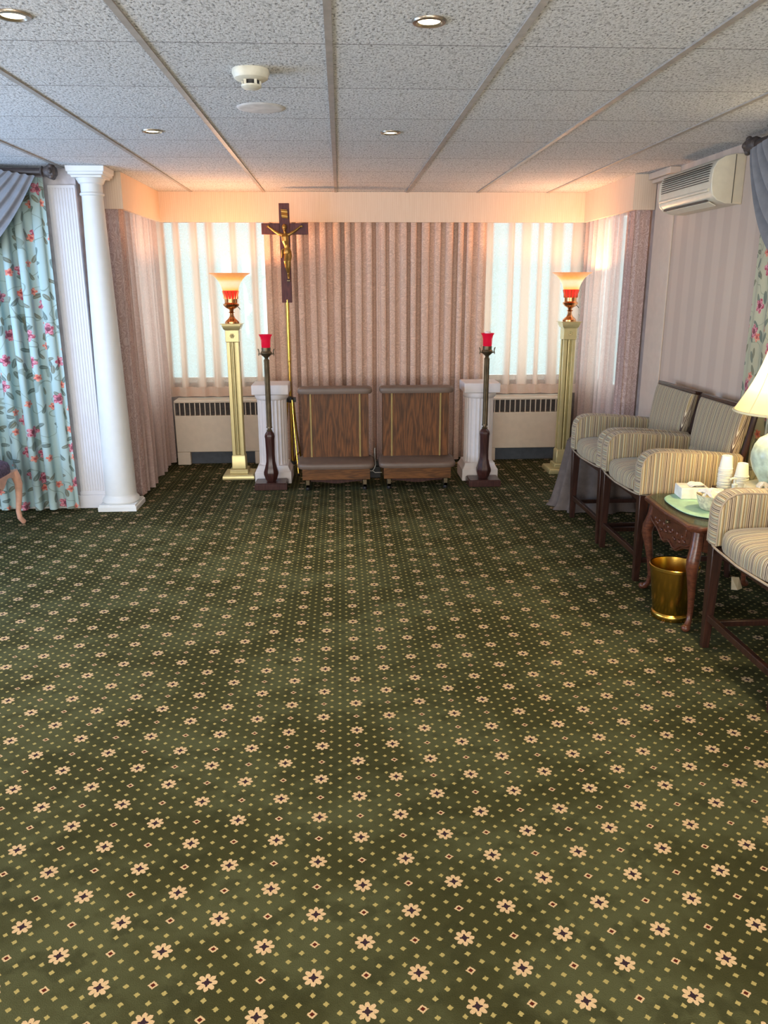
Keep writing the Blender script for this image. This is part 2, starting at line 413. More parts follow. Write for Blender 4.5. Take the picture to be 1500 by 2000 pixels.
def window(axis, pos, a0, a1, z0, z1, mull=True):
    global wi; wi += 1
    def bx(b, p0, p1, s0, s1, k0, k1):
        if axis == 'x': b.b2((p0, s0, k0), (p1, s1, k1))
        else: b.b2((s0, p0, k0), (s1, p1, k1))
    b = MB(); w = .05; p0, p1 = pos-.03, pos+.03
    bx(b, p0, p1, a0, a0+w, z0, z1); bx(b, p0, p1, a1-w, a1, z0, z1); bx(b, p0, p1, a0+w, a1-w, z0, z0+w); bx(b, p0, p1, a0+w, a1-w, z1-w, z1)
    if mull: bx(b, p0, p1, a0+w, a1-w, (z0+z1)/2-.02, (z0+z1)/2+.02)
    o = struct(b.build('window_%d' % wi, M['winf'], bevel=.004))
    b = MB(); bx(b, pos-.003, pos+.003, a0+w, a1-w, z0+w, z1-w); b.build('pane', M['glass'], o, smooth=0)
window('y', YB+.07, -1.70, -.45, WZ0, WZ1, False); window('y', YB+.07, 1.12, 2.26, WZ0, WZ1, False)
window('x', XL-.07, 6.40, 7.38, WZ0, WZ1, False); window('x', XR+.07, 6.40, 7.38, WZ0, WZ1, False)
window('y', YM+.07, -3.4, -2.3, .5, 2.15); window('x', -3.87, 2.6, 4.9, .6, 2.15)
window('x', XR+.07, 2.2, 4.0, .9, 2.1); window('y', -3.07, -2.6, 1.4, .5, 2.2)
# skirting and wall trim
b = MB(); b.b2((XR-.018, -2.98, 0), (XR, 5.70, .11)); struct(b.build('baseboard_right', M['pilR'], bevel=.004))
b = MB(); b.b2((-3.78, YM-.03, 0), (-1.97, YM, .1)); struct(b.build('baseboard_front', M['white'], bevel=.004))
b = MB()                                   # flat pilaster beside the column (with skirting block and cap)
b.b2((-1.965, YM-.022, .12), (-1.78, YM, H-.11))
for k in range(9): b.b2((-1.955+k*.019, YM-.0255, .13), (-1.946+k*.019, YM-.02, H-.13))
b.b2((-1.975, YM-.034, 0), (-1.78, YM, .10)); b.b2((-1.97, YM-.028, .10), (-1.78, YM, .125))
struct(b.build('trim_1', M['pil'], bevel=.003))
b = MB()                                   # flat pilaster at the end of the right wall
b.b2((XR-.012, 5.70, 0), (XR, 6.03, H-.07)); b.b2((XR-.022, 5.70, 0), (XR, 6.03, .12))
b.b2((XR-.05, 5.72, H-.07), (XR, 6.04, H-.045)); b.b2((XR-.075, 5.66, H-.045), (XR, 6.05, H-.002))
struct(b.build('trim_2', M['pilR'], bevel=.003))

# column at the left corner of the alcove
CX, CY = -1.672, 5.868
col = thing('column', 'tall white round column on square plinth at left corner of alcove', 'column', (CX, CY, 0))
b = MB(); b.sq([(.14, 0), (.14, .035), (.132, .04), (.132, .05)]); b.lathe([(.132, .05), (.136, .062), (.130, .08), (.120, .09), (.114, .10), (.112, .12)], seg=48)
b.build('base', M['column'], col, bevel=.003)
b = MB(); b.lathe([(lerp(.113, .069, (i/12)**1.15), .11+i/12*2.09) for i in range(13)], seg=48)
b.build('shaft', M['column'], col)
b = MB(); b.lathe([(.069, 2.19), (.080, 2.195), (.080, 2.207), (.071, 2.212), (.072, 2.265), (.082, 2.27), (.088, 2.285), (.098, 2.30)], seg=48)
b.sq([(.100, 2.30), (.102, 2.312), (.116, 2.318), (.116, 2.33), (.124, 2.335), (.127, H-.002)]); b.build('capital', M['column'], col, bevel=.003)

# cornice box (pelmet) round the three sides of the alcove
ZV = 2.128
b = MB()
b.b2((-1.52, 7.26, ZV), (2.14, 7.285, H-.001))
b.b2((-1.545, 6.06, ZV), (-1.52, 7.285, H-.001)); b.b2((2.14, 6.06, ZV), (2.165, 7.285, H-.001))
b.b2((-1.79, 6.06, ZV), (-1.545, 6.085, H-.001)); b.b2((2.165, 6.06, ZV), (2.305, 6.085, H-.001))
tag(b.build('pelmet', M['pelmet'], smooth=0), 'long cream fabric-covered pelmet box running round the alcove under the ceiling', 'pelmet')

# ------------------------------------------------------------------ curtains
def path_pt(P, L, s):
    for i in range(len(P)-1):
        if s <= L[i+1] or i == len(P)-2:
            t = (s-L[i])/(L[i+1]-L[i]); a, c = Vector(P[i]), Vector(P[i+1]); d = (c-a).normalized()
            return a.lerp(c, t), d
def curtain(name, mat, P, z0, z1, folds, amp, seed=0, top=.5, flare=0, nu=None, nv=24, jit=.9, side=1, stretch=1.5, z0f=None, parent=None, sharp=.3, omega=0):
    rnd = random.Random(seed); ph = [rnd.uniform(0, 6.28) for _ in range(8)]
    L = [0]
    for a, c in zip(P, P[1:]): L.append(L[-1]+math.dist(a, c))
    tot = L[-1]; nu = nu or int(folds*18)
    def fn(u, v):
        s = u*tot; p, d = path_pt(P, L, s); n = Vector((d.y, -d.x))*side
        drift = .35*math.sin(3*v+ph[0]+u*5)*(1-v)
        w = 2*PI*folds*u+jit*math.sin(2*PI*1.7*u+ph[1])+jit*.7*math.sin(2*PI*4.3*u+ph[2])+drift
        k = math.sin(w)+sharp*math.sin(2*w+ph[3]+1.2*math.sin(5*u+ph[4]))*.6
        am = amp*(.75+.35*math.sin(2*PI*2.6*u+ph[5]))*lerp(1+flare, top, smooth01(v))*smooth01(min(s, tot-s)/.05)
        zz = lerp(z0f(u) if z0f else z0, z1, v)
        p = p+n*(k*am)+d*((math.cos(w)*am*.35)*(1-min(1, omega*9))-omega*tot/folds*math.sin(2*w)*smooth01(min(s, tot-s)/.05))
        return (p.x, p.y, zz), (s*stretch+seed*1.37, zz, .5+.5*k/1.25)
    b = MB(); b.grid(fn, nu, nv); o = b.build(name, mat, parent, smooth=180, solid=.0015 if False else 0)
    return o
YS = 7.49
def sheer(x0, x1, seed, label):
    o = curtain('sheer_curtain', M['sheer'], [(x0, YS), (x1, YS)], .695, 2.33, 7, .026, seed, .8, nv=14)
    h = curtain('hem', M['hem'], [(x0, YS), (x1, YS)], .612, .70, 7, .026, seed, 1, nv=3, parent=o)
    return tag(o, label, 'curtain')
sheer(-1.66, -.50, 3, 'translucent cream sheer curtain over left back window above radiator')
sheer(1.18, 2.26, 4, 'translucent cream sheer curtain over right back window above radiator')
tag(curtain('damask_drape', M['drape'], [(-.66, 7.378), (.3395, 7.378)], .015, 2.33, 10, .056, 11, .9, nv=16, sharp=.12, jit=.6, omega=.15), 'heavy pinkish damask drape, left panel behind the left kneeler', 'curtain', 'centre drapes')
tag(curtain('damask_drape', M['drape'], [(.3405, 7.378), (1.31, 7.378)], .015, 2.33, 9.7, .056, 12, .9, nv=16, sharp=.12, jit=.6, omega=.15), 'heavy pinkish damask drape, right panel behind the right kneeler', 'curtain', 'centre drapes')
L_ = tag(curtain('lace_curtain', M['sideL'], [(-1.585, 6.20), (-1.60, 7.43)], .025, 2.33, 9, .034, 21, .8, nv=20, flare=.5), 'floor-length pale pink lace curtain on left side of alcove', 'curtain')
curtain('return_panel', M['panel'], [(-1.75, 6.11), (-1.57, 6.11), (-1.57, 6.24)], .025, 2.33, 1.6, .010, 22, .8, nu=40, nv=20, parent=L_)
R_ = tag(curtain('lace_curtain', M['sideL'], [(2.215, 7.43), (2.205, 6.20)], .025, 2.33, 9, .030, 23, .8, nv=20, flare=.3), 'floor-length pale pink lace curtain on right side of alcove', 'curtain')
curtain('return_panel', M['panel'], [(2.175, 6.26), (2.175, 6.11), (2.295, 6.11)], .025, 2.33, 1.6, .008, 24, .8, nu=40, nv=20, parent=R_)
tag(curtain('floral_curtain', M['floralL'], [(-3.55, 5.77), (-2.5, 5.77), (-1.965, 5.79)], .02, 2.30, 15, .050, 31, .8, nv=24, stretch=1.45, omega=.11, sharp=.15), 'pale blue floral drape with pink blossoms beside the column', 'curtain')
tag(curtain('floral_curtain', M['floralR'], [(2.278, 4.43), (2.278, 1.9)], .02, 2.30, 17, .014, 33, .7, nv=24, stretch=1.45), 'sage green floral drape on right wall behind the table lamp', 'curtain')

def swag(name, A, B, out, drop, label, mat, gather=.30):
    """swag hung from A to B under a rod; out = unit vector into the room"""
    A, B, out = Vector(A), Vector(B), Vector(out); d = (B-A); Ln = d.length; d = d.normalized(); nf = 6
    def fn(u, t):
        # t: 0 top edge .. 1 lowest fold; u: along the swag
        e = gather*t*.0+0
        inset = gather*(1-t)
        s = lerp(inset, Ln-inset, u); sag = drop*(t**1.15)*(1-abs(2*u-1)**2.3) + .05*t
        fold = math.sin(t*nf*2*PI+1.2*math.sin(u*3))
        bell = .35+.65*math.sin(PI*u)**.6
        o = .035+.085*t*math.sin(PI*u)**.7+fold*.026*bell
        p = A+d*s+out*o+Vector((0, 0, -sag-.012*fold*bell)); p.z -= .012
        return tuple(p), (s, t, 0)
    b = MB(); b.grid(fn, 60, 84); return tag(b.build(name, mat, smooth=180), label, 'drapery')
swag('swag', (-3.45, 5.70, 2.355), (-1.97, 5.70, 2.355), (0, -1, 0), .62, 'blue-grey cloth swag hung over the blue floral drape', M['swag'])
swag('swag', (2.20, 4.42, 2.345), (2.20, 2.75, 2.345), (-1, 0, 0), .60, 'grey cloth swag hung high on the right wall near the air conditioner', M['swag'])
def rod(a, b_, label, fin):
    a, b_, fin = Vector(a), Vector(b_), Vector(fin)
    t = thing('curtain_rod', label, 'curtain rod', a)
    m = MB(); m.tube([(0, 0, 0), b_-a], .024, 14); m.build('pole', M['rod'], t)
    m = MB(); d = (fin).normalized(); m.tube([d*k for k in (0, .012, .02, .05, .085, .10)], [.026, .036, .024, .042, .042, .026], 18)
    for j in range(6):
        an = j*PI/3; q = Vector((0, 0, 1)).cross(d); c = d*.07+(q*math.cos(an)+Vector((0, 0, 1))*math.sin(an))*.036; m.sphere(c, .018, 10, 6)
    m.build('finial', M['roset'], t)
rod((-1.945, 5.715, 2.325), (-3.5, 5.715, 2.325), 'dark curtain rod with carved finial above the left floral drape', (1, 0, 0))
rod((2.215, 4.44, 2.315), (2.215, 2.4, 2.315), 'dark curtain rod with carved finial on right wall beside the air conditioner', (0, 1, 0))

# ------------------------------------------------------------------ radiators under the back windows
def radiator(x0, x1, label):
    cx = (x0+x1)/2; t = thing('radiator', label, 'radiator', (cx, 7.43, 0)); w = x1-x0; h = w/2
    b = MB(); b.b2((-h, -.12, .12), (h, .11, .46)); b.b2((-h, -.12, .575), (h, .11, .597)); b.b2((-h, .02, .46), (h, .11, .575))
    b.b2((-h, -.12, 0), (-h+.12, .11, .12)); b.b2((h-.12, -.12, 0), (h, .11, .12))
    b.build('cabinet', M['rad'], t, bevel=.006)
    b = MB()
    n = int(w/.046)
    for i in range(n+1): x = -h+.004+i*(w-.008)/n; b.b2((x-.004, -.118, .46), (x+.004, -.10, .575))
    b.build('grille', M['rad'], t, smooth=0)
    b = MB()
    for i in range(9): b.b2((-h+.01, -.095, .464+i*.0125), (h-.01, -.085, .470+i*.0125))
    b.b2((-h+.01, -.06, .46), (h-.01, 0, .575)); b.build('fins', M['grille'], t, smooth=0)
    b = MB(); b.b2((-h+.12, -.06, 0), (h-.12, -.03, .12)); b.build('kickboard', M['kick'], t, smooth=0)
radiator(-1.535, -.70, 'low cream radiator cover with slotted grille under left window')
radiator(1.32, 2.145, 'low cream radiator cover with slotted grille under right window')

# ------------------------------------------------------------------ torchiere lamps
M['shade'] = glow('torchiere_shade_glass', [(0, 'ffb030'), (.12, 'ffd060'), (.32, 'fff0c0'), (.52, 'fff2c8'), (.68, 'ffc860'), (.85, 'f09a48'), (1, 'e08a50')], 1.555, 1.70, .62, 'b87838')
def torchiere(loc, label):
    t = thing('torchiere_lamp', label, 'lamp', loc, 0, 'torchiere lamps')
    b = MB(); b.sq([(.135, 0), (.137, .01), (.135, .03), (.125, .042)]); b.sq([(.078, .042), (.078, .075), (.072, .08)]); b.build('base', M['lbrass'], t, bevel=.003)
    b = MB(); b.sq([(.060, .08), (.058, .19), (.050, .205)]); b.build('plinth', M['lbrass'], t, bevel=.004)
    b = MB()
    for sx in (-1, 1):
        for sy_ in (-1, 1): b.b2((sx*.036-.015, sy_*.036-.015, .20), (sx*.036+.015, sy_*.036+.015, 1.155))
    for a, c in ((0, .03), (0, -.03), (.03, 0), (-.03, 0)): b.lathe([(.011, .20), (.011, 1.155)], (a, c, 0), 12)
    b.b2((-.022, -.022, .2), (.022, .022, 1.155))
    b.build('shaft', M['lbrass'], t, bevel=.003)
    b = MB(); b.sq([(.056, 1.155), (.056, 1.252)]); bl = b.build('block', M['lbrass'], t, bevel=.003)
    b = MB()
    for j in range(6): a = j*PI/3; b.sphere((.012*math.cos(a), -.058, 1.205+.012*math.sin(a)), (.008, .005, .008), 10, 6)
    b.sphere((0, -.06, 1.205), (.006, .005, .006), 10, 6); b.build('rosette', M['lbrass'], bl)
    b = MB(); b.sq([(.060, 1.252), (.068, 1.262), (.077, 1.285), (.077, 1.298)]); b.sq([(.088, 1.298), (.088, 1.304)]); b.build('capital', M['bronze'] if False else M['lbrass'], t, bevel=.002)
    b = MB(); b.lathe([(.058, 1.304), (.058, 1.318), (.045, 1.332), (.028, 1.345), (.018, 1.365), (.016, 1.385), (.028, 1.392), (.016, 1.40), (.02, 1.415), (.048, 1.43), (.064, 1.448), (.066, 1.458), (.056, 1.465), (.052, 1.47), (.053, 1.50), (.046, 1.503)], seg=32)
    b.build('urn', M['rosegold'], t)
    b = MB(); b.tube([(.05, 0, 1.44), (.066, -.005, 1.425), (.072, -.008, 1.415)], .003, 6); b.build('switch', M['dark'], t)
    b = MB(); b.lathe([(.052, 1.50), (.057, 1.53), (.066, 1.566)], seg=32, caps=False)
    cb = b.build('collar', M['redc'], t)
    b = MB()
    for j in range(14):
        a = 2*PI*j/14
        b.tube([(.054*math.cos(a), .054*math.sin(a), 1.50), (.058*math.cos(a), .058*math.sin(a), 1.53), (.067*math.cos(a), .067*math.sin(a), 1.562)], [.006, .003, .003], 6)
    b.build('leaf_gallery', M['rosegold'], cb)
    b = MB(); b.lathe([(.056, 1.545), (.062, 1.565), (.071, 1.595), (.084, 1.625), (.103, 1.655), (.127, 1.68), (.152, 1.695), (.166, 1.702)], seg=48, caps=False)
    b.build('shade', M['shade'], t, solid=.003)
    return t
tl = torchiere((-.90, 6.81, 0), 'brass column torchiere lamp with glowing bell shade, left of the crucifix')
tr = dup(tl, (1.945, 6.85, 0), 'brass column torchiere lamp with glowing bell shade, behind the striped chairs')

# ------------------------------------------------------------------ red votive stands
def votive(loc, label):
    t = thing('candle_stand', label, 'candle stand', loc, 0, 'red votive stands')
    b = MB(); b.b2((-.132, -.095, 0), (.132, .095, .05)); b.b2((-.125, -.088, .05), (.125, .088, .056)); b.build('base', M['mahog'], t, bevel=.004)
    b = MB(); b.sq([(.034, .056), (.046, .075), (.058, .115), (.058, .135), (.046, .175), (.036, .22), (.034, .28), (.037, .41), (.040, .43), (.036, .45), (.022, .47)], n=8, phase=PI/8); b.build('lower_stem', M['mahog'], t, smooth=25)
    b = MB(); b.lathe([(.018, .465), (.024, .478), (.014, .487), (.014, .492), (.024, .497), (.024, .505), (.0215, .51)], seg=20); b.build('ferrule', M['bronze'], t)
    b = MB(); b.lathe([(.0215, .505), (.0215, 1.03), (.023, 1.035)], seg=48, flute=12, fd=.10); b.build('pole', M['bronze'], t, smooth=20)
    b = MB(); b.lathe([(.023, 1.035), (.014, 1.05), (.017, 1.06), (.036, 1.075), (.046, 1.092), (.044, 1.10), (.036, 1.108), (.037, 1.135), (.033, 1.135)], seg=28); bw = b.build('bowl', M['bronze'], t)
    for s in (-1, 1):
        b = MB(); b.tube([(s*.040, 0, 1.085), (s*.052, 0, 1.085), (s*.056, 0, 1.10), (s*.060, 0, 1.12), (s*.066, 0, 1.125)], [.005, .004, .004, .005, .003], 8)
        b.tube([(s*.056, 0, 1.095), (s*.06, 0, 1.08), (s*.058, 0, 1.072)], [.004, .004, .003], 8); b.build('handle', M['bronze'], bw)
    b = MB(); b.lathe([(.030, 1.13), (.036, 1.14), (.038, 1.19), (.043, 1.215), (.055, 1.236), (.053, 1.236), (.041, 1.214), (.036, 1.19), (.033, 1.142), (.028, 1.135)], seg=32); b.build('glass', M['ref'], t)
    return t
v0 = votive((-.592, 6.395, 0), 'tall bronze candle stand with red glass cup, in front of left white pedestal')
v1 = dup(v0, (1.165, 6.395, 0), 'tall bronze candle stand with red glass and pale candle, by right white pedestal')
b = MB(); b.lathe([(.024, 1.14), (.024, 1.246), (.020, 1.25)], seg=20); b.tube([(0, 0, 1.248), (0, 0, 1.262)], .0015, 6); b.build('candle', M['paper'], v1)

# ------------------------------------------------------------------ white plaster pedestals
def pedestal(loc, label):
    t = thing('pedestal', label, 'pedestal', loc, 0, 'white plaster pedestals')
    b = MB(); b.sq([(.152, 0), (.152, .10), (.145, .105), (.13, .135), (.128, .15)]); b.build('base', M['plaster'], t, bevel=.005)
    b = MB(); b.lathe([(.124, .145), (.122, .18), (.122, .68), (.126, .70)], seg=96, flute=24, fd=.05); b.build('shaft', M['plaster'], t, smooth=50)
    b = MB(); b.lathe([(.126, .695), (.138, .71), (.140, .73), (.135, .745)], seg=40); b.sq([(.148, .745), (.150, .75), (.150, .82), (.146, .826)]); b.build('capital', M['plaster'], t, bevel=.005)
    return t
p0 = pedestal((-.588, 6.672, 0), 'short fluted white plaster pedestal left of the kneelers, below the crucifix')
dup(p0, (1.16, 6.672, 0), 'short fluted white plaster pedestal right of the kneelers, by the radiator')

# ------------------------------------------------------------------ kneelers
def kneeler(loc, label):
    t = thing('kneeler', label, 'kneeler', loc, 0, 'prayer kneelers')
    def pad(x, y0, y1, z0, z1, name, drop=0):
        b = MB(); rs = []
        for k, s in ((0, .965), (.25, 1.0), (.7, 1.0), (.9, .975), (1, .93)):
            rs.append([(px*s, (y0+y1)/2+py*s, lerp(z0, z1, k)-drop*(1-(py+(y1-y0)/2)/(y1-y0))*k) for px, py in superrect(x, (y1-y0)/2, 7, 56)])
        b.rings(rs); return b.build(name, M['vinyl'], t, smooth=50)
    pad(.302, .10, .27, .765, .812, 'armrest_pad')
    b = MB(); b.b2((-.272, .17, .08), (.272, .20, .765)); b.build('panel', M['kneel'], t, bevel=.002)
    for s in (-1, 1): b = MB(); b.b2((s*.20-.007, .164, .235), (s*.20+.007, .1715, .765)); b.build('brass_strip', M['oldbrass'], t, bevel=.001)
    for s in (-1, 1): b = MB(); b.b2((s*.262-.010, .20, .08), (s*.262+.010, .33, .74)); b.build('side_panel', M['kneel'], t, bevel=.002)
    pad(.314, -.02, .235, .172, .245, 'kneeling_pad', .03)
    b = MB(); b.b2((-.275, .0, .082), (.275, .24, .172)); b.build('box', M['kneelx'], t, bevel=.002)
    b = MB(); b.prism([(-.21, .052), (.21, .052), (.21, .082), (-.21, .082)] if False else [(-.21, .06), (-.12, .055), (-.02, .042), (.02, .042), (.12, .055), (.21, .06), (.21, .082), (-.21, .082)], .04, .07, 'y'); b.build('lower_rail', M['mahog'], t, smooth=0)
    for s in (-1, 1):
        b = MB(); b.b2((s*.232-.015, -.012, .022), (s*.232+.015, .34, .045)); b.b2((s*.232-.015, -.012, .022), (s*.232+.015, .02, .082)); b.b2((s*.232-.015, .31, .022), (s*.232+.015, .33, .082))
        f = b.build('leg', M['bronze'], t, bevel=.002)
        for yy in (.004, .32): b = MB(); b.lathe([(.017, 0), (.019, .004), (.017, .022)], (s*.232, yy, 0), 14); b.build('rubber_foot', M['dark'], f)
    return t
k0 = kneeler((-.058, 6.29, 0), 'wooden prayer kneeler with taupe padded top, left of the pair')
dup(k0, (.605, 6.30, 0), 'wooden prayer kneeler with taupe padded top, right of the pair')

# power adapter between the kneelers
t = thing('power_adapter', 'small black plug box with white cord on carpet between the kneelers', 'power adapter', (.272, 6.72, 0))
b = MB(); b.b2((-.05, -.04, 0), (.05, .04, .10)); b.b2((-.035, -.045, .105), (.035, .03, .15)); b.b2((-.02, -.03, .10), (.02, .02, .106)); b.build('body', M['dark'], t, bevel=.004)
b = MB(); b.tube([(.0, -.05, .22), (.002, -.055, .16), (.006, -.06, .12), (-.006, -.065, .09), (-.02, -.065, .07)], .003, 8); b.tube([(.0, -.05, .22), (.0, -.03, .26), (.0, .1, .2), (.0, .2, .01)], .003, 8)
b.tube([(-.06, -.07, .07), (-.02, -.07, .07), (0, -.07, .055), (.06, -.07, .055)], .003, 8); b.build('cord', M['paper'], t)

# ------------------------------------------------------------------ crucifix on its folding stand
cx_ = thing('crucifix_stand', 'dark wooden crucifix with gold figure on a tall brass tripod pole', 'crucifix', (-.445, 6.90, 0))
b = MB(); b.tube([(0, 0, .10), (0, 0, .98)], .0115, 14); b.tube([(0, 0, .96), (0, 0, .985)], .0145, 14); b.tube([(0, 0, .98), (0, 0, 1.49)], .0145, 14); b.build('pole', M['brass'], cx_)
b = MB(); b.lathe([(.017, .63), (.032, .64), (.032, .675), (.017, .685)], seg=18); b.b2((-.045, -.02, .635), (.045, .02, .675)); b.build('collar', M['dark'], cx_, bevel=.003)
b = MB(); b.lathe([(.02, .085), (.028, .09), (.028, .11), (.016, .115)], seg=18); b.b2((-.05, -.014, .09), (.05, .014, .106)); b.build('spider', M['dark'], cx_)
for a in (-60, 40, 170):
    r = math.radians(a); d = Vector((math.cos(r), math.sin(r), 0))
    b = MB(); b.tube([d*.026+Vector((0, 0, .655)), d*.05+Vector((0, 0, .40)), d*.105+Vector((0, 0, .008))], .008, 10); b.tube([d*.02+Vector((0, 0, .10)), d*.075+Vector((0, 0, .19))], .005, 8)
    lg = b.build('leg', M['brass'], cx_); b = MB(); b.sphere(d*.105+Vector((0, 0, .012)), .012, 10, 6); b.build('foot_tip', M['dark'], lg)
b = MB(); b.b2((-.042, -.014, 1.467), (.042, .014, 2.246)); b.b2((-.188, -.0135, 2.006), (-.042, .0135, 2.093)); b.b2((.042, -.0135, 2.006), (.188, .0135, 2.093)); cr_ = b.build('cross', M['crossw'], cx_, bevel=.003)
b = MB()                                    # scroll plaque
b.grid(lambda u, v: ((lerp(-.024, .026, u)+.004*(1-v), -.023-.005*math.sin(PI*2*v), lerp(2.135, 2.197, v)-.006*u), (0, 0, 0)), 8, 12)
b.tube([(-.026, -.02, 2.196), (.022, -.02, 2.192)], .005, 8); b.tube([(-.016, -.02, 2.138), (.028, -.02, 2.132)], .005, 8); b.build('scroll', M['gold'], cr_, smooth=60)
def corpus():
    b = MB(); Z = 1.60; y = -.030
    def tb(p, r): b.tube([(x_, yy, zz) for x_, yy, zz in p], r, 10)
    # torso: chest, waist, hips
    tb([(.004, y, 2.005), (.002, y-.004, 1.985), (.004, y-.006, 1.955), (.010, y-.003, 1.925), (.015, y-.002, 1.905), (.019, y-.002, 1.885), (.019, y, 1.868)], [.020, .032, .030, .022, .021, .025, .022])
    tb([(.003, y, 2.0), (.001, y-.004, 2.03), (.0, y-.008, 2.045)], [.014, .011, .010])            # neck
    b.sphere((-.001, y-.012, 2.060), (.0185, .020, .024), 14, 10)                                    # head, bowed
    b.sphere((.0, y-.003, 2.062), (.021, .018, .025), 14, 10)                                        # hair
    tb([(.0, y-.026, 2.05), (.001, y-.024, 2.036), (.002, y-.018, 2.026)], [.009, .009, .004])        # beard
    for s in (-1, 1):
        e = .001 if s < 0 else .0
        tb([(s*.020, y, 2.0), (s*.045, y, 2.008), (s*.080, y+.004, 2.030), (s*.105, y+.006, 2.048), (s*.126, y+.008, 2.064)], [.014, .013, .0105, .009, .0065])
        tb([(s*.124, y+.008, 2.062), (s*.136, y+.007, 2.071)], [.008, .007])
        for k in range(4):                                                                            # fingers
            tb([(s*(.132+.002*k), y+.006, 2.070-.003*k), (s*(.142+.001*k), y+.002, 2.074-.0045*k), (s*(.146-.001*k), y-.003, 2.073-.0045*k)], [.003, .0026, .002])
        tb([(s*.128, y+.006, 2.070), (s*.131, y+.001, 2.080)], [.003, .002])
    tb([(.008, y, 1.875), (.008, y-.010, 1.835), (.002, y-.024, 1.795), (.006, y-.016, 1.755), (.016, y-.004, 1.705), (.018, y-.004, 1.688)], [.021, .0195, .0155, .0135, .0085, .008])
    tb([(.030, y, 1.875), (.036, y-.008, 1.835), (.030, y-.020, 1.795), (.028, y-.012, 1.755), (.022, y+.002, 1.705), (.020, y+.002, 1.688)], [.021, .0195, .0155, .0135, .0085, .008])
    tb([(.018, y-.004, 1.69), (.019, y-.010, 1.672), (.020, y-.013, 1.655)], [.0095, .009, .006])
    tb([(.022, y+.004, 1.69), (.022, y-.002, 1.672), (.022, y-.004, 1.655)], [.0095, .009, .006])
    o = b.build('corpus', M['gold'], cr_, smooth=180)
    r = o.modifiers.new('remesh', 'REMESH'); r.mode = 'VOXEL'; r.voxel_size = .0021; r.use_smooth_shade = True
    s = o.modifiers.new('smooth', 'SMOOTH'); s.iterations = 3; s.factor = .4
    b = MB()                                 # loincloth with a hanging end
    b.lathe([(.027, 1.852), (.031, 1.862), (.030, 1.885), (.026, 1.898)], (.016, y-.002, 0), 20, sx=1.1, sy_=.9, flute=9, fd=.08)
    b.tube([(-.012, y-.01, 1.893), (-.026, y-.012, 1.883), (-.026, y-.01, 1.855), (-.031, y-.008, 1.822)], [.006, .007, .010, .005], 8)
    b.build('loincloth', M['gold'], o, smooth=60)
    b = MB(); b.b2((.006, -.046, 1.636), (.034, -.014, 1.650)); b.build('foot_block', M['bronze'], cr_, bevel=.003)
corpus()

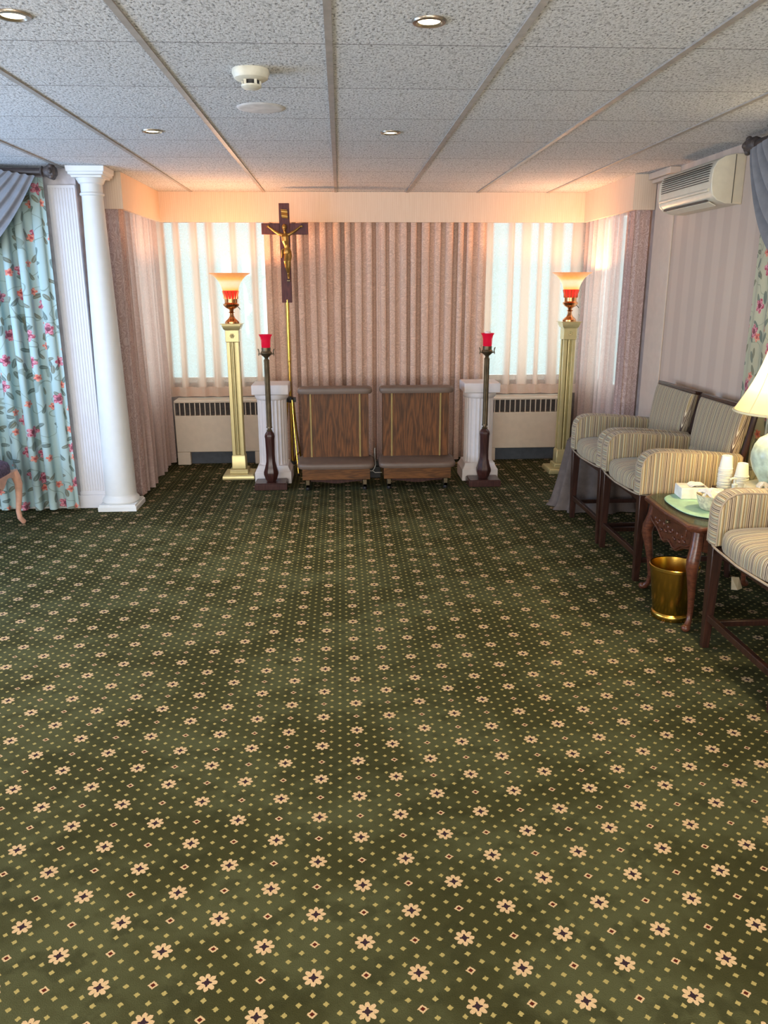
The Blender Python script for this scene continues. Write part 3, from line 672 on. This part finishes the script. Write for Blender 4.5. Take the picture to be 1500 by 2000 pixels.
# ------------------------------------------------------------------ striped armchairs
def armchair(loc, label):
    t = thing('armchair', label, 'chair', loc, 0, 'striped armchairs')
    W = .242                                  # half width between the arms
    def seat_fn(side):
        b = MB(); rs, st = [], []
        n = 48; base = superrect(.295, W+.002, 7, n)
        for s, z in ((.985, .502), (1.0, .515), (1.0, .555), (.985, .575), (.95, .588), (.85, .598), (.6, .606), (.3, .609), (.02, .610)):
            ring = [(-.015+px*s-(.02*(1-abs(py)/W) if px < 0 else 0)*s, py*s, z) for px, py in base]
            rs.append(ring); st += [(p[1], p[0], 0) for p in ring]
        b.rings(rs, True, st); return b
    seat = seat_fn(0).build('seat', M['stripe'], t, smooth=60)
    b = MB(); w = [(-.015+px*1.005-(.02*(1-abs(py)/W) if px < 0 else 0), py*1.26, .500) for px, py in superrect(.295, W+.02, 9, 60)]
    b.tube(w+[w[0]], .005, 8, caps=False); b.build('welt', M['welt'], seat)
    # upholstered arms
    for s in (-1, 1):
        b = MB(); y0, y1 = s*W, s*(W+.085)
        prof = [(.245, .505), (.245, .705), (.15, .716), (.0, .730), (-.12, .738), (-.20, .741), (-.245, .736), (-.278, .718), (-.298, .690), (-.306, .65), (-.306, .505)]
        # side faces, slightly domed: stripes run up the arm
        def side(yy, dome):
            cx0, cz0 = -.03, .60
            for q in range(len(prof)):
                pass
            ring = [(px, yy, pz) for px, pz in prof]; ring2 = [(lerp(cx0, px, .93), yy+dome, lerp(cz0, pz, .93)) for px, pz in prof]
            n = len(prof); vs = ring+ring2; st = [(p[0]*1.0, p[2], 0) for p in vs]
            fs = [(i, (i+1) % n, n+(i+1) % n, n+i) for i in range(n)]+[tuple(range(n, 2*n))]
            b.add(vs, fs, st)
        side(y0, -s*.006); side(y1, s*.006)
        # top band keeps the stripe of the side; the front band turns it sideways
        vs, st, fs = [], [], []; Lp = 0
        for i, (px, pz) in enumerate(prof):
            if i: Lp += math.dist(prof[i], prof[i-1])
            for k in range(5):
                yy = lerp(y0, y1, k/4); dm = .010*math.sin(PI*k/4)
                nx, nz = (0, 1) if px > -.2 else ((-.7, .7) if pz > .70 else (-1, 0))
                if i == 0: nx, nz = 1, 0
                vs.append((px+nx*dm, yy, pz+nz*dm)); st.append((px if i < 6 else -.20-(Lp-.20-.445)*1.0, yy, 0))
        for i in range(len(prof)-1):
            for k in range(4): fs.append((i*5+k, (i+1)*5+k, (i+1)*5+k+1, i*5+k+1))
        b.add(vs, fs, st); arm = b.build('arm', M['stripe'], t, smooth=40)
        for yy in (y0, y1):
            b = MB(); b.tube([(px, yy, pz) for px, pz in prof[3:]], .0045, 8); b.build('piping', M['welt'], arm)
    # back: slightly raked cushion with a lower lumbar band
    def cushion(z0, z1, x0, x1, hw0, hw1, th, name):
        b = MB(); rs, st = [], []
        for k in range(13):
            f = k/12; z = lerp(z0, z1, f); cx0 = lerp(x0, x1, f); hw = lerp(hw0, hw1, smooth01(f)); e = min(1, .72+.28*math.sin(PI*min(1, max(0, f*1.0)))**.35)
            ring = [(cx0+px*e, py, z) for px, py in superrect(th, hw, 6, 40)]
            rs.append(ring); st += [(p[1]+.02+math.copysign(p[0]-cx0, p[1])*(abs(p[1]) > hw*.9), z, 0) for p in ring]
        b.rings(rs, True, st); return b.build(name, M['stripe'], t, smooth=60)
    cushion(.66, .950, .222, .272, .262, .282, .036, 'backrest')
    cushion(.555, .672, .205, .228, .243, .252, .036, 'lumbar_band')
    b = MB(); b.add([], []); mt = Matrix.Translation((.287, 0, .957)) @ Matrix.Rotation(.17, 4, 'Y')
    b.box((0, 0, 0), (.05, .585, .022), mt); b.build('top_rail', M['legw'], t, bevel=.004)
    for s in (-1, 1):
        b = MB(); b.tube([(.255, s*.262, .50), (.268, s*.266, .66), (.312, s*.282, .955)], .016, 8); b.build('back_post', M['legw'], t)
    b = MB(); b.b2((-.285, -.285, .455), (-.26, .285, .50)); b.b2((.215, -.27, .455), (.24, .27, .50)); b.b2((-.26, -.30, .455), (.215, -.275, .50)); b.b2((-.26, .275, .455), (.215, .30, .50)); b.build('seat_rail', M['legw'], t, bevel=.003)
    for s in (-1, 1):
        b = MB(); b.box((-.278, s*.298, .25), (.032, .032, .5), None, (1.6, 1.6)); b.build('leg', M['legw'], t, bevel=.003)
        b = MB(); b.tube([(.225, s*.27, .50), (.232, s*.27, .30), (.265, s*.272, 0)], [.026, .023, .019], 4); b.build('leg', M['legw'], t, smooth=0, bevel=.002)
    b = MB(); b.b2((-.290, -.285, .135), (-.266, .285, .165)); b.build('stretcher', M['legw'], t, bevel=.003)
    for s in (-1, 1):
        b = MB(); b.b2((-.27, s*.29-.011, .105), (.25, s*.29+.011, .132)); b.build('stretcher', M['legw'], t, bevel=.003)
    return t
CHX = 1.908
c1 = armchair((CHX, 5.08, 0), 'striped upholstered armchair farthest back, next to the alcove curtain')
dup(c1, (CHX, 4.405, 0), 'striped upholstered armchair in the middle, beside the carved side table')
dup(c1, (CHX+.013, 2.955, 0), 'striped upholstered armchair nearest the camera, cut by right photo edge')

# ------------------------------------------------------------------ skirted table behind the far chair
def skirt():
    def fn(u, v):
        a = 2*PI*u; f = 11; k = math.sin(f*a+1.3*math.sin(2*a))
        z = lerp(.006, .50, v); base = lerp(.30, .215, v**.7)
        r = base+k*lerp(.034, .006, v)
        if v < .06: r += .012
        x = math.copysign(abs(math.cos(a))**.8, math.cos(a))*r*1.05; y = math.copysign(abs(math.sin(a))**.8, math.sin(a))*r*.72
        return (x, y, z), (0, 0, 0)
    t = thing('skirted_stool', 'low stool covered by floor-length grey-brown cloth behind the farthest armchair', 'stool', (1.885, 5.665, 0))
    b = MB(); b.grid(fn, 160, 16); b.build('skirt', M['skirt'], t, smooth=180)
    b = MB(); b.lathe([(.21, .49), (.218, .50), (.212, .512), (.18, .52), (.02, .525)], seg=40, sx=1.05, sy_=.74); b.build('seat', M['skirt'], t)
skirt()

# ------------------------------------------------------------------ carved side table and what stands on it
TBX, TBY, TBZ = 1.91, 3.70, .53
tb = thing('side_table', 'carved walnut side table with cabriole legs and glass top between two armchairs', 'table', (TBX, TBY, 0))
def serp(a, b_, k=.02, n=14, cut=.05):
    pts = []
    cs = [(-a, -b_), (a, -b_), (a, b_), (-a, b_)]
    for i in range(4):
        p, q = Vector(cs[i]), Vector(cs[(i+1) % 4]); d = (q-p).normalized(); nn = Vector((d.y, -d.x)); L = (q-p).length
        for j in range(n):
            f = j/(n-1); s = cut+f*(L-2*cut); pts.append(tuple(p+d*s+nn*(k*.6*math.sin(PI*f)**2-.0)))
    return pts
def flat(b, outline, zs):
    b.rings([[(x*s, y*s, z) for x, y in outline] for s, z in zs])
o_ = serp(.325, .315)
b = MB(); flat(b, o_, [(.955, .496), (.965, .503), (.99, .506), (1.0, .514), (.998, .522), (.985, .528)]); b.build('tabletop', M['table'], tb)
b = MB(); flat(b, o_, [(.93, .5285), (.935, .530), (.935, .5335), (.93, .535)]); b.build('glass_top', M['tglass'], tb)
b = MB()                                   # carved aprons with a scalloped lower edge
def apron(axis, pos, L):
    n = 28; up_, lo_ = [], []
    for i in range(n+1):
        f = i/n; x = lerp(-L, L, f); g = abs(2*f-1); z = .36+.05*g**2-.018*math.cos(6*PI*f)*(1-g)-.02*(1-g); lo_.append((x, z)); up_.append((x, .498))
    b.prism(lo_+up_[::-1], pos-.011, pos+.011, axis)
apron('x', -.275, .25); apron('x', .275, .25); apron('y', -.265, .26); apron('y', .265, .26)
ap = b.build('apron', M['table'], tb, smooth=30)
b = MB()
for k in range(7):                         # relief carving on the front apron
    a = (k-3)*.055; b.sphere((-.288, a, .405+.012*math.cos(k*2)), (.007, .022, .010), 12, 6); b.sphere((-.288, a+.02, .43), (.006, .008, .014), 10, 6)
b.tube([(-.289, lerp(-.24, .24, i/28), .372+.05*abs(2*i/28-1)**2-.018*math.cos(6*PI*i/28)*(1-abs(2*i/28-1))-.02*(1-abs(2*i/28-1))) for i in range(29)], .006, 8)
b.build('carving', M['table'], ap)
b = MB(); b.b2((-.292, -.19, .445), (-.285, .19, .49)); dr = b.build('drawer', M['table'], tb, bevel=.003)
b = MB(); b.lathe([(.004, 0), (.005, .008), (.012, .013), (.010, .02), (.002, .023)], seg=16)
kn = b.build('knob', M['bronze'], dr); kn.location = (-.292, 0, .467); kn.rotation_euler = (0, -PI/2, 0)
for sx in (-1, 1):
    for sy_ in (-1, 1):
        dx, dy = sx*.7071, sy_*.7071; bx_, by_ = sx*.262, sy_*.258
        pr = [(0, .50, .034), (.012, .42, .034), (.032, .36, .036), (.036, .325, .033), (.022, .26, .026), (.004, .17, .020), (-.004, .09, .016), (.004, .045, .016), (.020, .022, .020), (.034, .018, .019), (.044, .026, .012)]
        b = MB(); b.tube([(bx_+dx*q, by_+dy*q, z) for q, z, r in pr], [r*.86 for q, z, r in pr], 12)
        b.sphere((bx_+dx*.034, by_+dy*.034, .019), (.022, .022, .0185), 12, 8); lg = b.build('leg', M['table'], tb, smooth=60)
GZ = .535
pl = MB(); rs = []
for s, z in ((.99, .0005), (1, .003), (.99, .0055)): rs.append([(x*s, y*s, z) for x, y in superrect(.268, .25, 3.0, 60)])
pl.rings(rs); o = pl.build('placemat', M['mat']); o.location = (1.905, 3.735, GZ); tag(o, 'rounded mint green placemat on the carved side table', 'placemat')
MZ = GZ+.006
# tissue box / white paper box
t = thing('tissue_box', 'flat white paper box at far edge of the side table', 'box', (1.805, 3.90, MZ), math.radians(-6))
b = MB(); b.b2((-.07, -.06, 0), (.07, .06, .058)); b.build('box', M['paper'], t, bevel=.004)
b = MB(); b.grid(lambda u, v: ((lerp(-.02, .062, u), lerp(-.045, .03, v), .060+.018*math.sin(PI*u)*abs(math.sin(2.5*PI*v+2*u))+.004*math.sin(9*u)), (0, 0, 0)), 14, 14); b.build('tissue', M['paper'], t, smooth=50)
# glass bowl and crumpled tissue inside
t = thing('bowl', 'crackled cream glass bowl on the mint placemat, holding tissue', 'bowl', (1.80, 3.655, MZ))
b = MB(); b.lathe([(.045, .0), (.052, .004), (.056, .012), (.066, .035), (.073, .062), (.077, .075), (.074, .075), (.070, .062), (.062, .035), (.050, .012), (.01, .009)], seg=40); b.build('body', M['bowl'], t)
rd = random.Random(5)
def crumple(r, h, seed, rough=.35):
    rd = random.Random(seed); b = MB(); ph = [rd.uniform(0, 6.28) for _ in range(9)]
    def fn(u, v):
        a = 2*PI*u; q = v
        k = 1+rough*(.5*math.sin(3*a+ph[0])+.35*math.sin(7*a+ph[1]+3*q)+.25*math.sin(11*a+ph[2]-4*q))*q
        z = h*(1-q)**.8+h*.35*q*math.sin(5*a+ph[3])+h*.22*math.sin(9*a*q+ph[4])*q
        return (r*q*k*math.cos(a), r*q*k*math.sin(a), max(z, -.2*h)+h*.1), (0, 0, 0)
    b.grid(fn, 90, 16); return b
o = crumple(.056, .034, 4, .45).build('crumpled_tissue', M['paper'], smooth=40); o.location = (1.80, 3.655, MZ+.071); tag(o, 'crumpled white tissue inside the cream bowl', 'tissue')
# cup caddy, cups, pump bottle
b = MB(); b.b2((-.075, -.05, 0), (.075, .05, .048)); o = b.build('wooden_block', M['table'], bevel=.004); o.location = (2.005, 3.895, MZ); tag(o, 'small brown block under the paper cup stacks on the side table', 'block')
def cup_mesh():
    b = MB(); b.lathe([(.0345, 0), (.0355, .002), (.0345, .005), (.0325, .005), (.0245, .068), (.022, .069), (.0215, .0665), (.005, .0665)], seg=28, caps=False); return b
c0 = cup_mesh().build('paper_cup', M['cup'], smooth=40)
def stack(x, y, z, n, step, lb, lt, grp):
    for i in range(n):
        c = c0 if not used else c0.copy()
        if used: C.objects.link(c)
        used.append(1); c.location = (x+.001*math.sin(i*2), y+.001*math.cos(i*3), z+i*step); tag(c, lt if i == n-1 else lb, 'paper cup', grp)
used = []
stack(1.965, 3.885, MZ+.048, 14, .0078, 'upside-down white paper cup within the taller left cup stack', 'topmost white paper cup of the left cup stack beside striped arm', 'left stack of paper cups')
stack(2.015, 3.812, MZ, 17, .0078, 'upside-down white paper cup within the right cup stack', 'topmost white paper cup of the right cup stack nearer the lamp', 'right stack of paper cups')
t = thing('pump_bottle', 'small clear pump bottle in front of the paper cup stacks', 'bottle', (1.955, 3.755, MZ))
b = MB(); b.lathe([(.024, 0), (.026, .004), (.026, .06), (.022, .074), (.012, .08), (.012, .088)], seg=24); b.build('bottle', M['cup'], t)
b = MB(); b.lathe([(.014, .086), (.014, .10), (.005, .102), (.005, .122), (.010, .124), (.010, .132)], seg=16); b.tube([(0, 0, .13), (-.02, -.008, .131), (-.03, -.012, .125)], .005, 8); b.build('pump', M['cup'], t)
# table lamp
LX, LY = 2.058, 3.60
lp = thing('table_lamp', 'celadon porcelain table lamp with lit cream empire shade at right edge', 'lamp', (LX, LY, GZ+.006))
b = MB(); b.lathe([(.118, 0), (.122, .006), (.122, .118), (.118, .13), (.10, .137), (.02, .138)], seg=48); b.build('base', M['ivory'], lp)
b = MB(); b.lathe([(.055, .138), (.062, .15), (.070, .165), (.095, .205), (.109, .25), (.109, .285), (.098, .325), (.08, .355), (.052, .372), (.038, .39), (.036, .42), (.040, .43), (.040, .438), (.03, .442)], seg=48); b.build('vase', M['celadon'], lp)
b = MB(); b.lathe([(.012, .44), (.012, .50), (.018, .505), (.018, .56), (.01, .565)], seg=16); b.tube([(-.04, 0, .48), (-.075, 0, .6), (-.06, 0, .74), (0, 0, .80)], .0025, 6); b.tube([(.04, 0, .48), (.075, 0, .6), (.06, 0, .74), (0, 0, .80)], .0025, 6); b.tube([(-.04, 0, .48), (.04, 0, .48)], .003, 6); b.build('harp', M['brass'], lp)
def lampshade():
    m = Mat('table_lamp_shade_linen'); X, Y, Z = m.obj(); h = (Z-.49)/.33
    col = m.ramp(h, [(0, 'ffdf90'), (.25, 'ffe8a8'), (.42, 'fff8dc'), (.75, 'fffae8'), (1, 'ffeaa8')]); e = m.node('ShaderNodeEmission'); m.link(col, e.inputs[0])
    m.link((h-.58).ab().sst(.05, .5).inv()*.85+.42, e.inputs[1]); tr = m.node('ShaderNodeBsdfTranslucent'); tr.inputs[0].default_value = (.9, .75, .45, 1)
    d = m.bsdf(m.mix(m.noise(30)*.2, 'e2d4a8', 'efe4c4'), .8); a = m.node('ShaderNodeAddShader'); m.link(e.outputs[0], a.inputs[0]); m.link(m.mixs(.3, d, tr.outputs[0]), a.inputs[1]); return m.done(a.outputs[0])
M['lshade'] = lampshade()
def shade_prof(f): return lerp(.208, .076, f)-.018*math.sin(PI*f)
b = MB(); b.lathe([(shade_prof(i/10), .485+.335*i/10) for i in range(11)], seg=60, caps=False); sh = b.build('shade', M['lshade'], lp, solid=.002)
b = MB()
for z, f in ((.487, 0), (.818, 1)): r = shade_prof(f)+.001; b.tube([(r*math.cos(2*PI*j/48), r*math.sin(2*PI*j/48), z) for j in range(49)], .006, 8, caps=False)
for j in range(8): a = 2*PI*j/8+.35; b.tube([((shade_prof(i/10)+.001)*math.cos(a), (shade_prof(i/10)+.001)*math.sin(a), .485+.335*i/10) for i in range(11)], .0022, 6)
b.build('shade_trim', M['ivory'], sh)
b = MB(); b.lathe([(.003, .80), (.004, .815), (.010, .825), (.008, .84), (.002, .85)], seg=14); b.build('finial', M['brass'], lp)
o = crumple(.03, .022, 9, .4).build('tissue', M['paper'], smooth=40); o.location = (1.975, 3.53, GZ+.149); tag(o, 'white tissue lying on the ivory base of the table lamp', 'tissue')
# brass bin under the table
t = thing('wastebasket', 'shiny brass wastebasket standing under the carved side table', 'wastebasket', (1.625, 3.605, 0))
b = MB(); b.lathe([(.088, 0), (.092, .004), (.092, .03), (.086, .036), (.088, .04), (.116, .26), (.121, .264), (.121, .276), (.118, .279), (.114, .276), (.112, .262), (.084, .04), (.02, .036)], seg=56); b.build('body', M['brass'], t)
b = MB(); b.lathe([(.0925, .006), (.0945, .010), (.0945, .026), (.0925, .030)], seg=56, caps=False); b.build('base_band', M['brass'], t)
# scrap of white card on the carpet behind the near chair
b = MB(); b.add([(-.03, -.015, .001), (.04, .0, .001), (.03, .03, .055), (-.015, .025, .06), (.0, -.028, .002)], [(0, 4, 3), (4, 1, 2, 3)]); o = b.build('folded_card', M['doily'], smooth=0, solid=.002); o.location = (2.13, 3.95, 0); tag(o, 'folded pale card standing on carpet behind the nearest armchair', 'card')

# ------------------------------------------------------------------ chair at the left edge
t = thing('side_chair', 'pink-washed carved wooden chair with plum seat at left photo edge', 'chair', (-2.50, 5.20, 0))
b = MB(); rs = []
for s, z in ((.97, .375), (1, .39), (1, .43), (.97, .452), (.88, .468), (.6, .478), (.02, .482)): rs.append([(px*s, py*s, z) for px, py in superrect(.25, .255, 5, 48)])
b.rings(rs); b.build('seat', M['dseat'], t, smooth=60)
b = MB()
def rail(axis, pos, L):
    n = 20; lo_, up_ = [], []
    for i in range(n+1): f = i/n; x = lerp(-L, L, f); lo_.append((x, .335-.028*math.cos(4*PI*f)*math.sin(PI*f)+.02*abs(2*f-1))); up_.append((x, .39))
    b.prism(lo_+up_[::-1], pos-.013, pos+.013, axis)
rail('x', .24, .23); rail('x', -.24, .23); rail('y', .24, .23); rail('y', -.24, .23); b.build('rail', M['pinkw'], t, smooth=30)
for sx, sy_ in ((1, -1), (1, 1), (-1, -1), (-1, 1)):
    d = Vector((sx*.75, sy_*.66, 0)); p0_ = Vector((sx*.235, sy_*.235, 0))
    pr = [(.0, .385, .030), (.016, .34, .030), (.026, .29, .026), (.018, .20, .021), (.002, .10, .017), (.006, .05, .017), (.028, .018, .018), (.036, .012, .012)]
    b = MB(); b.tube([p0_+d*q+Vector((0, 0, z)) for q, z, r in pr], [r for q, z, r in pr], 12); b.build('leg', M['pinkw'], t, smooth=60)
b = MB(); b.tube([(-.23, -.22, .39), (-.26, -.23, .6), (-.30, -.22, .88), (-.31, -.12, .96), (-.31, 0, .98), (-.31, .12, .96), (-.30, .22, .88), (-.26, .23, .6), (-.23, .22, .39)], .02, 10); b.tube([(-.25, -.2, .52), (-.25, .2, .52)], .016, 10); bk = b.build('back_frame', M['pinkw'], t)
b = MB(); b.grid(lambda u, v: ((lerp(-.245, -.295, v)+.03*math.sin(PI*u), lerp(-.2, .2, u), lerp(.53, .94, v)), (0, 0, 0)), 10, 10); b.build('back_pad', M['dseat'], t, solid=.03)
for s in (-1, 1):
    b = MB(); b.tube([(-.27, s*.235, .68), (-.1, s*.26, .70), (.06, s*.262, .68), (.09, s*.255, .64), (.07, s*.25, .55), (.10, s*.245, .46), (.14, s*.235, .385)], .016, 10); b.build('arm', M['pinkw'], t)

# ------------------------------------------------------------------ air conditioner
ay0, ay1 = 4.76, 5.52
t = thing('air_conditioner', 'ivory wall-mounted split air conditioner high on the right wall', 'air conditioner', (XR, (ay0+ay1)/2, 0)); h = (ay1-ay0)/2
prof = [(0, 2.315), (-.06, 2.315), (-.12, 2.302), (-.165, 2.275), (-.185, 2.235), (-.190, 2.19), (-.188, 2.135), (-.178, 2.095), (-.15, 2.068), (-.10, 2.05), (-.02, 2.045), (0, 2.045)]
b = MB(); b.prism([(p[0]*.985, 2.18+(p[1]-2.18)*.985) for p in prof], -h+.012, h-.012, 'y'); b.build('casing', M['ac'], t, smooth=40)
for s in (-1, 1):
    b = MB(); b.prism(prof, s*h-.014, s*h+.014, 'y'); e = b.build('end_cap', M['ac'], t, smooth=40, bevel=.004)
    b = MB(); b.b2((-.062, s*h+s*.0135-.002, 2.05), (-.058, s*h+s*.0135+.002, 2.31)); b.build('seam', M['acd'], e, smooth=0)
b = MB(); b.b2((-.006, -h-.01, 2.05), (-.0005, h+.01, 2.31)); b.build('wall_plate', M['acd'], t, smooth=0)
b = MB()
for k in range(8): z = 2.172+k*.013; b.b2((-.1935 if z < 2.24 else -.1935+(z-2.24)*.45, -h+.03, z), (-.175, h-.04, z+.004))
b.build('intake_grille', M['acd'], t, smooth=0)
b = MB(); b.tube([(-.186, -h+.02, 2.125), (-.186, h-.02, 2.125)], .010, 12); b.build('front_strip', M['ac'], t)
b = MB(); b.b2((-.166, -h+.09, 2.066), (-.12, h-.04, 2.078)); sl = b.build('outlet_slot', M['acd'], t, smooth=0); sl.rotation_euler = (0, 0, 0)
mt = Matrix.Translation((-.135, 0, 2.055)) @ Matrix.Rotation(.45, 4, 'Y'); b = MB(); b.box((0, 0, 0), (.05, 2*h-.14, .006), mt); b.build('louver', M['ac'], t, bevel=.002)

# ------------------------------------------------------------------ things on the ceiling
def lampmat():
    m = Mat('lit_downlight'); e = m.node('ShaderNodeEmission'); n = m.noise(40); m.link(m.mix(n*.2, 'ffe9b8', 'fff4d8'), e.inputs[0]); e.inputs[1].default_value = 9; return m.done(e.outputs[0])
M['bulb'] = lampmat()
def downlight(loc, label):
    t = thing('downlight', label, 'downlight', loc, 0, 'recessed ceiling downlights')
    b = MB(); b.lathe([(.034, -.002), (.040, -.008), (.050, -.007), (.053, -.002), (.053, 0)], seg=36, caps=False); b.build('trim_ring', M['chrome'], t)
    b = MB(); b.lathe([(.0, -.003), (.025, -.004), (.036, -.0015)], seg=32, caps=False); b.build('lens', M['bulb'], t)
    return t
d0 = downlight((.283, 2.706, H), 'lit recessed downlight nearest the camera, top centre-right of ceiling')
spots = [(.283, 2.706)]
for (x, y, l) in ((-.95, 2.703, 'lit recessed downlight at the upper left corner of the photo'), (-.954, 4.523, 'lit recessed downlight farther back, left of the smoke detector'), (.277, 4.52, 'lit recessed downlight farther back, right of centre toward alcove')):
    dup(d0, (x, y, H), l); spots.append((x, y))
t = thing('smoke_detector', 'round ivory smoke detector on the ceiling left of centre', 'smoke detector', (-.318, 3.30, H))
b = MB(); b.lathe([(.068, 0), (.070, -.012), (.062, -.030), (.052, -.036), (.030, -.037)], seg=40); b.build('base', M['smoke'], t)
b = MB(); b.lathe([(.030, -.036), (.030, -.052)], seg=30); b.build('sensor_gap', M['dark'], t)
b = MB(); b.lathe([(.032, -.05), (.038, -.052), (.037, -.058), (.028, -.064), (.005, -.065)], seg=32)
for j in range(5): a = 2*PI*j/5+.3; b.b2((.033*math.cos(a)-.005, .033*math.sin(a)-.005, -.054), (.033*math.cos(a)+.005, .033*math.sin(a)+.005, -.036))
b.build('sensor_cap', M['smoke'], t)
b = MB(); b.lathe([(.0, -.006), (.09, -.006), (.104, -.004), (.109, 0)], seg=56, caps=False); o = b.build('ceiling_speaker', M['spk']); o.location = (-.342, 3.95, H); tag(o, 'flat round white ceiling speaker grille behind the smoke detector', 'speaker')

# ------------------------------------------------------------------ light
def light(kind, name, loc, energy, color, **kw):
    l = bpy.data.lights.new(name, kind); l.energy = energy; l.color = color
    rot = kw.pop('aim', None)
    for k, v in kw.items(): setattr(l, k, v)
    o = bpy.data.objects.new(name, l); C.objects.link(o); o.location = loc
    if rot: o.rotation_euler = (Vector(rot)).to_track_quat('-Z', 'Y').to_euler()
    return o
W = bpy.data.worlds.new('sky'); S.world = W; W.use_nodes = True; nt = W.node_tree; nt.nodes.clear()
bg = nt.nodes.new('ShaderNodeBackground'); wo = nt.nodes.new('ShaderNodeOutputWorld'); nt.links.new(bg.outputs[0], wo.inputs[0])
bg.inputs[0].default_value = (.72, .95, .97, 1); bg.inputs[1].default_value = .95
COOL = (.72, .86, 1.0); WARM = (1, .62, .28); HAL = (1, .80, .52)
# daylight through the windows, plus an added rear fill
light('AREA', 'daylight_back_left', (-1.07, 7.80, 1.46), 7, (.8, .96, 1), shape='RECTANGLE', size=1.0, size_y=1.4, aim=(0, -1, 0))
light('AREA', 'daylight_back_right', (1.69, 7.80, 1.46), 7, (.8, .96, 1), shape='RECTANGLE', size=.95, size_y=1.4, aim=(0, -1, 0))
light('AREA', 'daylight_side_left', (-2.0, 6.9, 1.46), 9, (.9, .97, 1), shape='RECTANGLE', size=.9, size_y=1.4, aim=(1, 0, 0))
light('AREA', 'daylight_side_right', (2.52, 6.9, 1.46), 7, (.9, .97, 1), shape='RECTANGLE', size=.9, size_y=1.4, aim=(-1, 0, 0))
light('AREA', 'daylight_left', (-3.70, 3.7, 1.4), 95, (.42, .64, 1.0), shape='RECTANGLE', size=2.0, size_y=1.4, aim=(1, .45, 0))
light('AREA', 'rear_fill', (-.6, -2.9, 1.4), 150, (1, .97, .90), shape='RECTANGLE', size=4.0, size_y=1.6, aim=(0, 1, .02))  # unseen area light added behind the camera as general fill
# lamps, and added fill for the ceiling
for x, y, z in ((-.90, 6.81, 1.66), (1.945, 6.85, 1.66)): light('POINT', 'torchiere_bulb', (x, y, z), 22, (1, .50, .21), shadow_soft_size=.03)
light('POINT', 'table_lamp_bulb', (LX, LY, GZ+.64), 14, (1, .74, .38), shadow_soft_size=.04)
for x, y in ((-2.6, -.6), (-.6, -1.4), (1.4, -.8), (-3.0, 2.2)): light('POINT', 'ceiling_fill', (x, y, 1.0), 56, (1, .94, .86), shadow_soft_size=.3)  # added point lights without fixtures, out of view, to brighten the ceiling
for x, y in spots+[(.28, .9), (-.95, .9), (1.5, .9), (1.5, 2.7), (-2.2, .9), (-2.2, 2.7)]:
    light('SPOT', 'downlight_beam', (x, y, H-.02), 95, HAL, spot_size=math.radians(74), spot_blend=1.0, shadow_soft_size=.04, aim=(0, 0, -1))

S.view_settings.view_transform = 'Standard'; S.view_settings.look = 'None'; S.view_settings.exposure = .38; S.view_settings.gamma = 1
S.cycles.use_denoising = True
try: S.cycles.denoiser = 'OPENIMAGEDENOISE'
except Exception: pass
S.cycles.max_bounces = 8; S.cycles.diffuse_bounces = 4; S.cycles.transparent_max_bounces = 12; S.cycles.caustics_reflective = False; S.cycles.caustics_refractive = False
S.cycles.sample_clamp_indirect = 6
